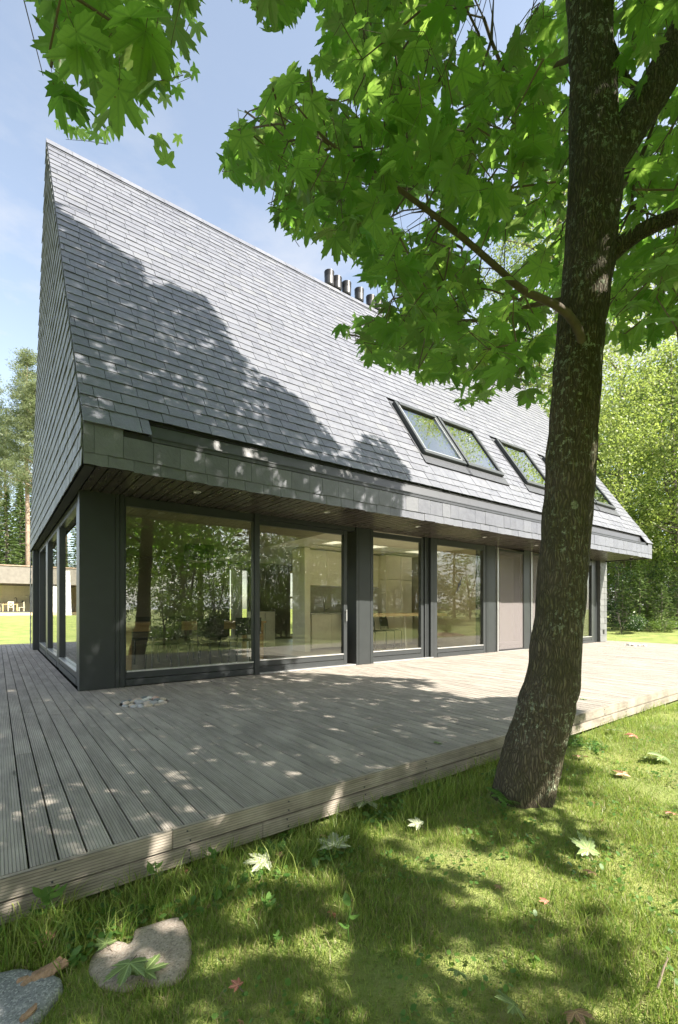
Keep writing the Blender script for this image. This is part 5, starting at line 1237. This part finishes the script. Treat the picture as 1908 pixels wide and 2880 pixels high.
# wood on the camera's side of the lawn: seen mirrored in the glass
g2 = np.random.default_rng(5); GB = 'trees across the lawn mirrored in the glass'
for i in range(46):
    row = i % 4; y = (-6.5, -9.5, -14.5, -20.5)[row]+g2.uniform(-1.2, 1.2); x = -4+(i//4)*3.7+g2.uniform(-1.4, 1.4)+row*.8
    if row == 0: p, sc, kind = (T_SML[1], .9, 'shrub') if i % 3 else (T_SPR[2], 1.3, 'spruce_tree')
    elif row == 1: p, sc, kind = (T_SML[0], 1.0, 'broadleaf_tree') if i % 2 else (T_SPR[0], .95, 'spruce_tree')
    elif row == 2: p, sc, kind = (T_SML[2], 1.15, 'broadleaf_tree') if i % 3 else (T_SPR[0], 1.5, 'spruce_tree')
    else: p, sc, kind = (T_BIG[2], .9, 'broadleaf_tree') if i % 2 else (T_SPR[1], .95, 'spruce_tree')
    if row == 3 and g2.uniform() < .3: continue
    sc *= g2.uniform(.85, 1.08)
    wn = 'large left window' if x < 8 else 'second left window' if x < 14 else 'middle windows' if x < 24 else 'right hand windows'
    plant(kind, p, x, y, sc, g2.uniform(0, 6), '%s %s across the lawn mirrored in the %s' % (('low', 'young', 'slender', 'tall')[row], {'shrub': 'dark shrub', 'spruce_tree': 'spruce', 'broadleaf_tree': 'leafy tree'}[kind], wn), 'shrub' if kind == 'shrub' else 'tree', GB+' '+kind.replace('_', ' '))
for i, (x, y, p, sc) in enumerate(((4.6, -2.2, 1, .42), (5.6, -1.7, 0, .9), (6.6, -2.6, 1, .55), (7.4, -1.9, 0, 1.2), (8.3, -3.0, 1, .6), (9.3, -2.3, 0, 1.2), (10.2, -3.4, 1, .65), (11.2, -3.0, 0, 1.3), (6.0, -4.2, 1, .8), (8.8, -4.6, 1, .8), (12.2, -4.4, 1, .7))):
    plant('shrub', BUSH[0] if p == 0 else T_SML[i % 2], x, y, sc, i*1.3, 'leafy shrub close to the deck mirrored low in the large left windows', 'shrub', 'shrubs mirrored in the large left windows')
md = thing('mulch_mound', 'low mound of bark mulch on the lawn mirrored in the bird decal window', 'mulch', (16.4, .2, 0)); 
mdm = MB(); mdm.lathe([(1.2, 0), (.9, .1), (.5, .2), (.05, .24)], (0, 0, -.22), 28); mdm.build('heap', BARKPIECE, md, True)
plant('shrub', T_SML[0], 16.4, .2, .26, 0, 'young yellowish shrub planted in the mulch mound', 'shrub')

# ------------------------------------------------------------------ the low pavilion across the lawn
PY = 51.0; pz = float(gz(0, 48))
pav = thing('garden_pavilion', 'long low pavilion with a deep plain roof band and glazed kitchen front across the lawn', 'pavilion', (0, 0, 0))
m = MB(); m.box(-16, 16, PY, PY+9, 3.40, 4.98); m.build('roof_band', CONC, pav)
m = MB(); m.box(-16.1, 16.1, PY-.08, PY+9.1, 4.985, 5.07); m.build('roof_edge', PINEBARK, pav)
m = MB(); m.box(-5.2, 12, PY-.9, PY+9, .40, .74); m.build('plinth', PALEWOOD, pav)
m = MB(); m.box(2.75, 12, PY+.3, PY+.5, .75, 3.39); m.box(-5.0, -4.8, PY+.3, PY+8, .75, 3.39); m.box(-4.79, 12, PY+6.5, PY+6.7, .75, 3.39); m.build('wall', WALLP, pav)
m = MB(); m.box(2.50, 2.72, PY+.2, PY+.5, .75, 3.39); m.box(-2.9, -2.75, PY+.2, PY+.5, .75, 3.39); m.box(-2.74, 2.49, PY+.2, PY+.5, .75, .86); m.build('window_frame', FRAME, pav)
m = MB(); m.box(-2.74, 2.49, PY+.34, PY+.35, .87, 3.39); m.build('pane', GLASS, pav)
m = MB(); m.box(-2.7, -1.95, PY+.10, PY+.18, .76, 3.2, .01); m.build('white_door', WHITE, pav)
sp_ = thing('stone_chimney', 'tapering grey stone block pier in front of the pavilion, mirrored in the gable glass', 'chimney', (0, 0, 0))
m = MB(); z0 = float(gz(-3.2, 49)); a = [(-3.62, 48.3, z0-.2), (-2.80, 48.3, z0-.2), (-2.80, 49.8, z0-.2), (-3.62, 49.8, z0-.2)]; b_ = [(-3.5, 48.5, 4.58), (-2.88, 48.5, 4.58), (-2.88, 49.6, 4.58), (-3.5, 49.6, 4.58)]
m.add(a+b_, [(0, 3, 2, 1), (4, 5, 6, 7), (0, 1, 5, 4), (1, 2, 6, 5), (2, 3, 7, 6), (3, 0, 4, 7)]); m.build('masonry', STONEP, sp_)
pk = thing('pavilion_kitchen', 'cream kitchen along the back of the pavilion with wall cabinets and a tap', 'kitchen', (0, 0, 0))
m = MB(); x = -2.6
while x < 2.3: m.box(x, x+.8, PY+4.2, PY+4.6, 2.45, 3.36); x += .81
m.build('wall_cabinet', CREAM, pk)
m = MB(); x = -2.6
while x < 2.3: m.box(x, x+.8, PY+4.0, PY+4.6, .76, 1.66); x += .81
m.build('base_cabinet', CREAM, pk); m = MB(); m.box(-2.62, 2.3, PY+3.98, PY+4.6, 1.665, 1.71); m.build('worktop', OAK, pk)
m = MB(); m.box(-2.7, 2.6, PY+4.62, PY+4.7, .75, 3.39); m.build('back_panel', WALLP, pk)
m = MB(); m.tube([(1.6, PY+4.3, 1.71), (1.6, PY+4.3, 2.1), (1.5, PY+4.25, 2.2), (1.4, PY+4.2, 2.12)], .03, 6); m.build('tap', BLACK, pk); m = MB(); m.box(2.0, 2.2, PY+4.2, PY+4.5, 1.711, 1.9); m.build('coffee_machine', BLACK, pk)
pt = thing('pavilion_table', 'small pine dining table in the pavilion', 'table', (1.0, PY+1.3, .75))
m = MB(); m.box(-.6, .6, -.45, .45, .72, .78); m.build('tabletop', PALEWOOD, pt)
for sx in (-.54, .54):
    for sy in (-.4, .4): m = MB(); m.box(sx-.045, sx+.045, sy-.045, sy+.045, 0, .719); m.build('leg', PALEWOOD, pt)
pc = thing('pavilion_chair', 'white chair seen from behind in front of the pavilion table', 'chair', (1.05, PY+.7, .75), 0, 'white chairs round the pavilion table')
m = MB(); m.box(-.24, .24, -.22, .22, .45, .49); m.build('seat', WHITE, pc)
for sx in (-.2, .2):
    for sy in (-.19, .19): m = MB(); m.box(sx-.025, sx+.025, sy-.025, sy+.025, 0, .449 if sy > 0 else 1.0); m.build('leg', WHITE, pc)
m = MB(); m.box(-.174, .174, -.205, -.175, .86, 1.0); m.tube([(-.17, -.19, .52), (.17, -.19, .85)], .025, 4); m.tube([(.17, -.18, .52), (-.17, -.18, .85)], .025, 4); m.build('backrest', WHITE, pc)
dup(pc, (.05, PY+1.25, .75), -1.6, 'white chair at the left end of the pavilion table'); dup(pc, (1.85, PY+1.3, .75), 1.7, 'white chair at the right end of the pavilion table'); dup(pc, (1.0, PY+2.0, .75), 3.1, 'white chair on the far side of the pavilion table')
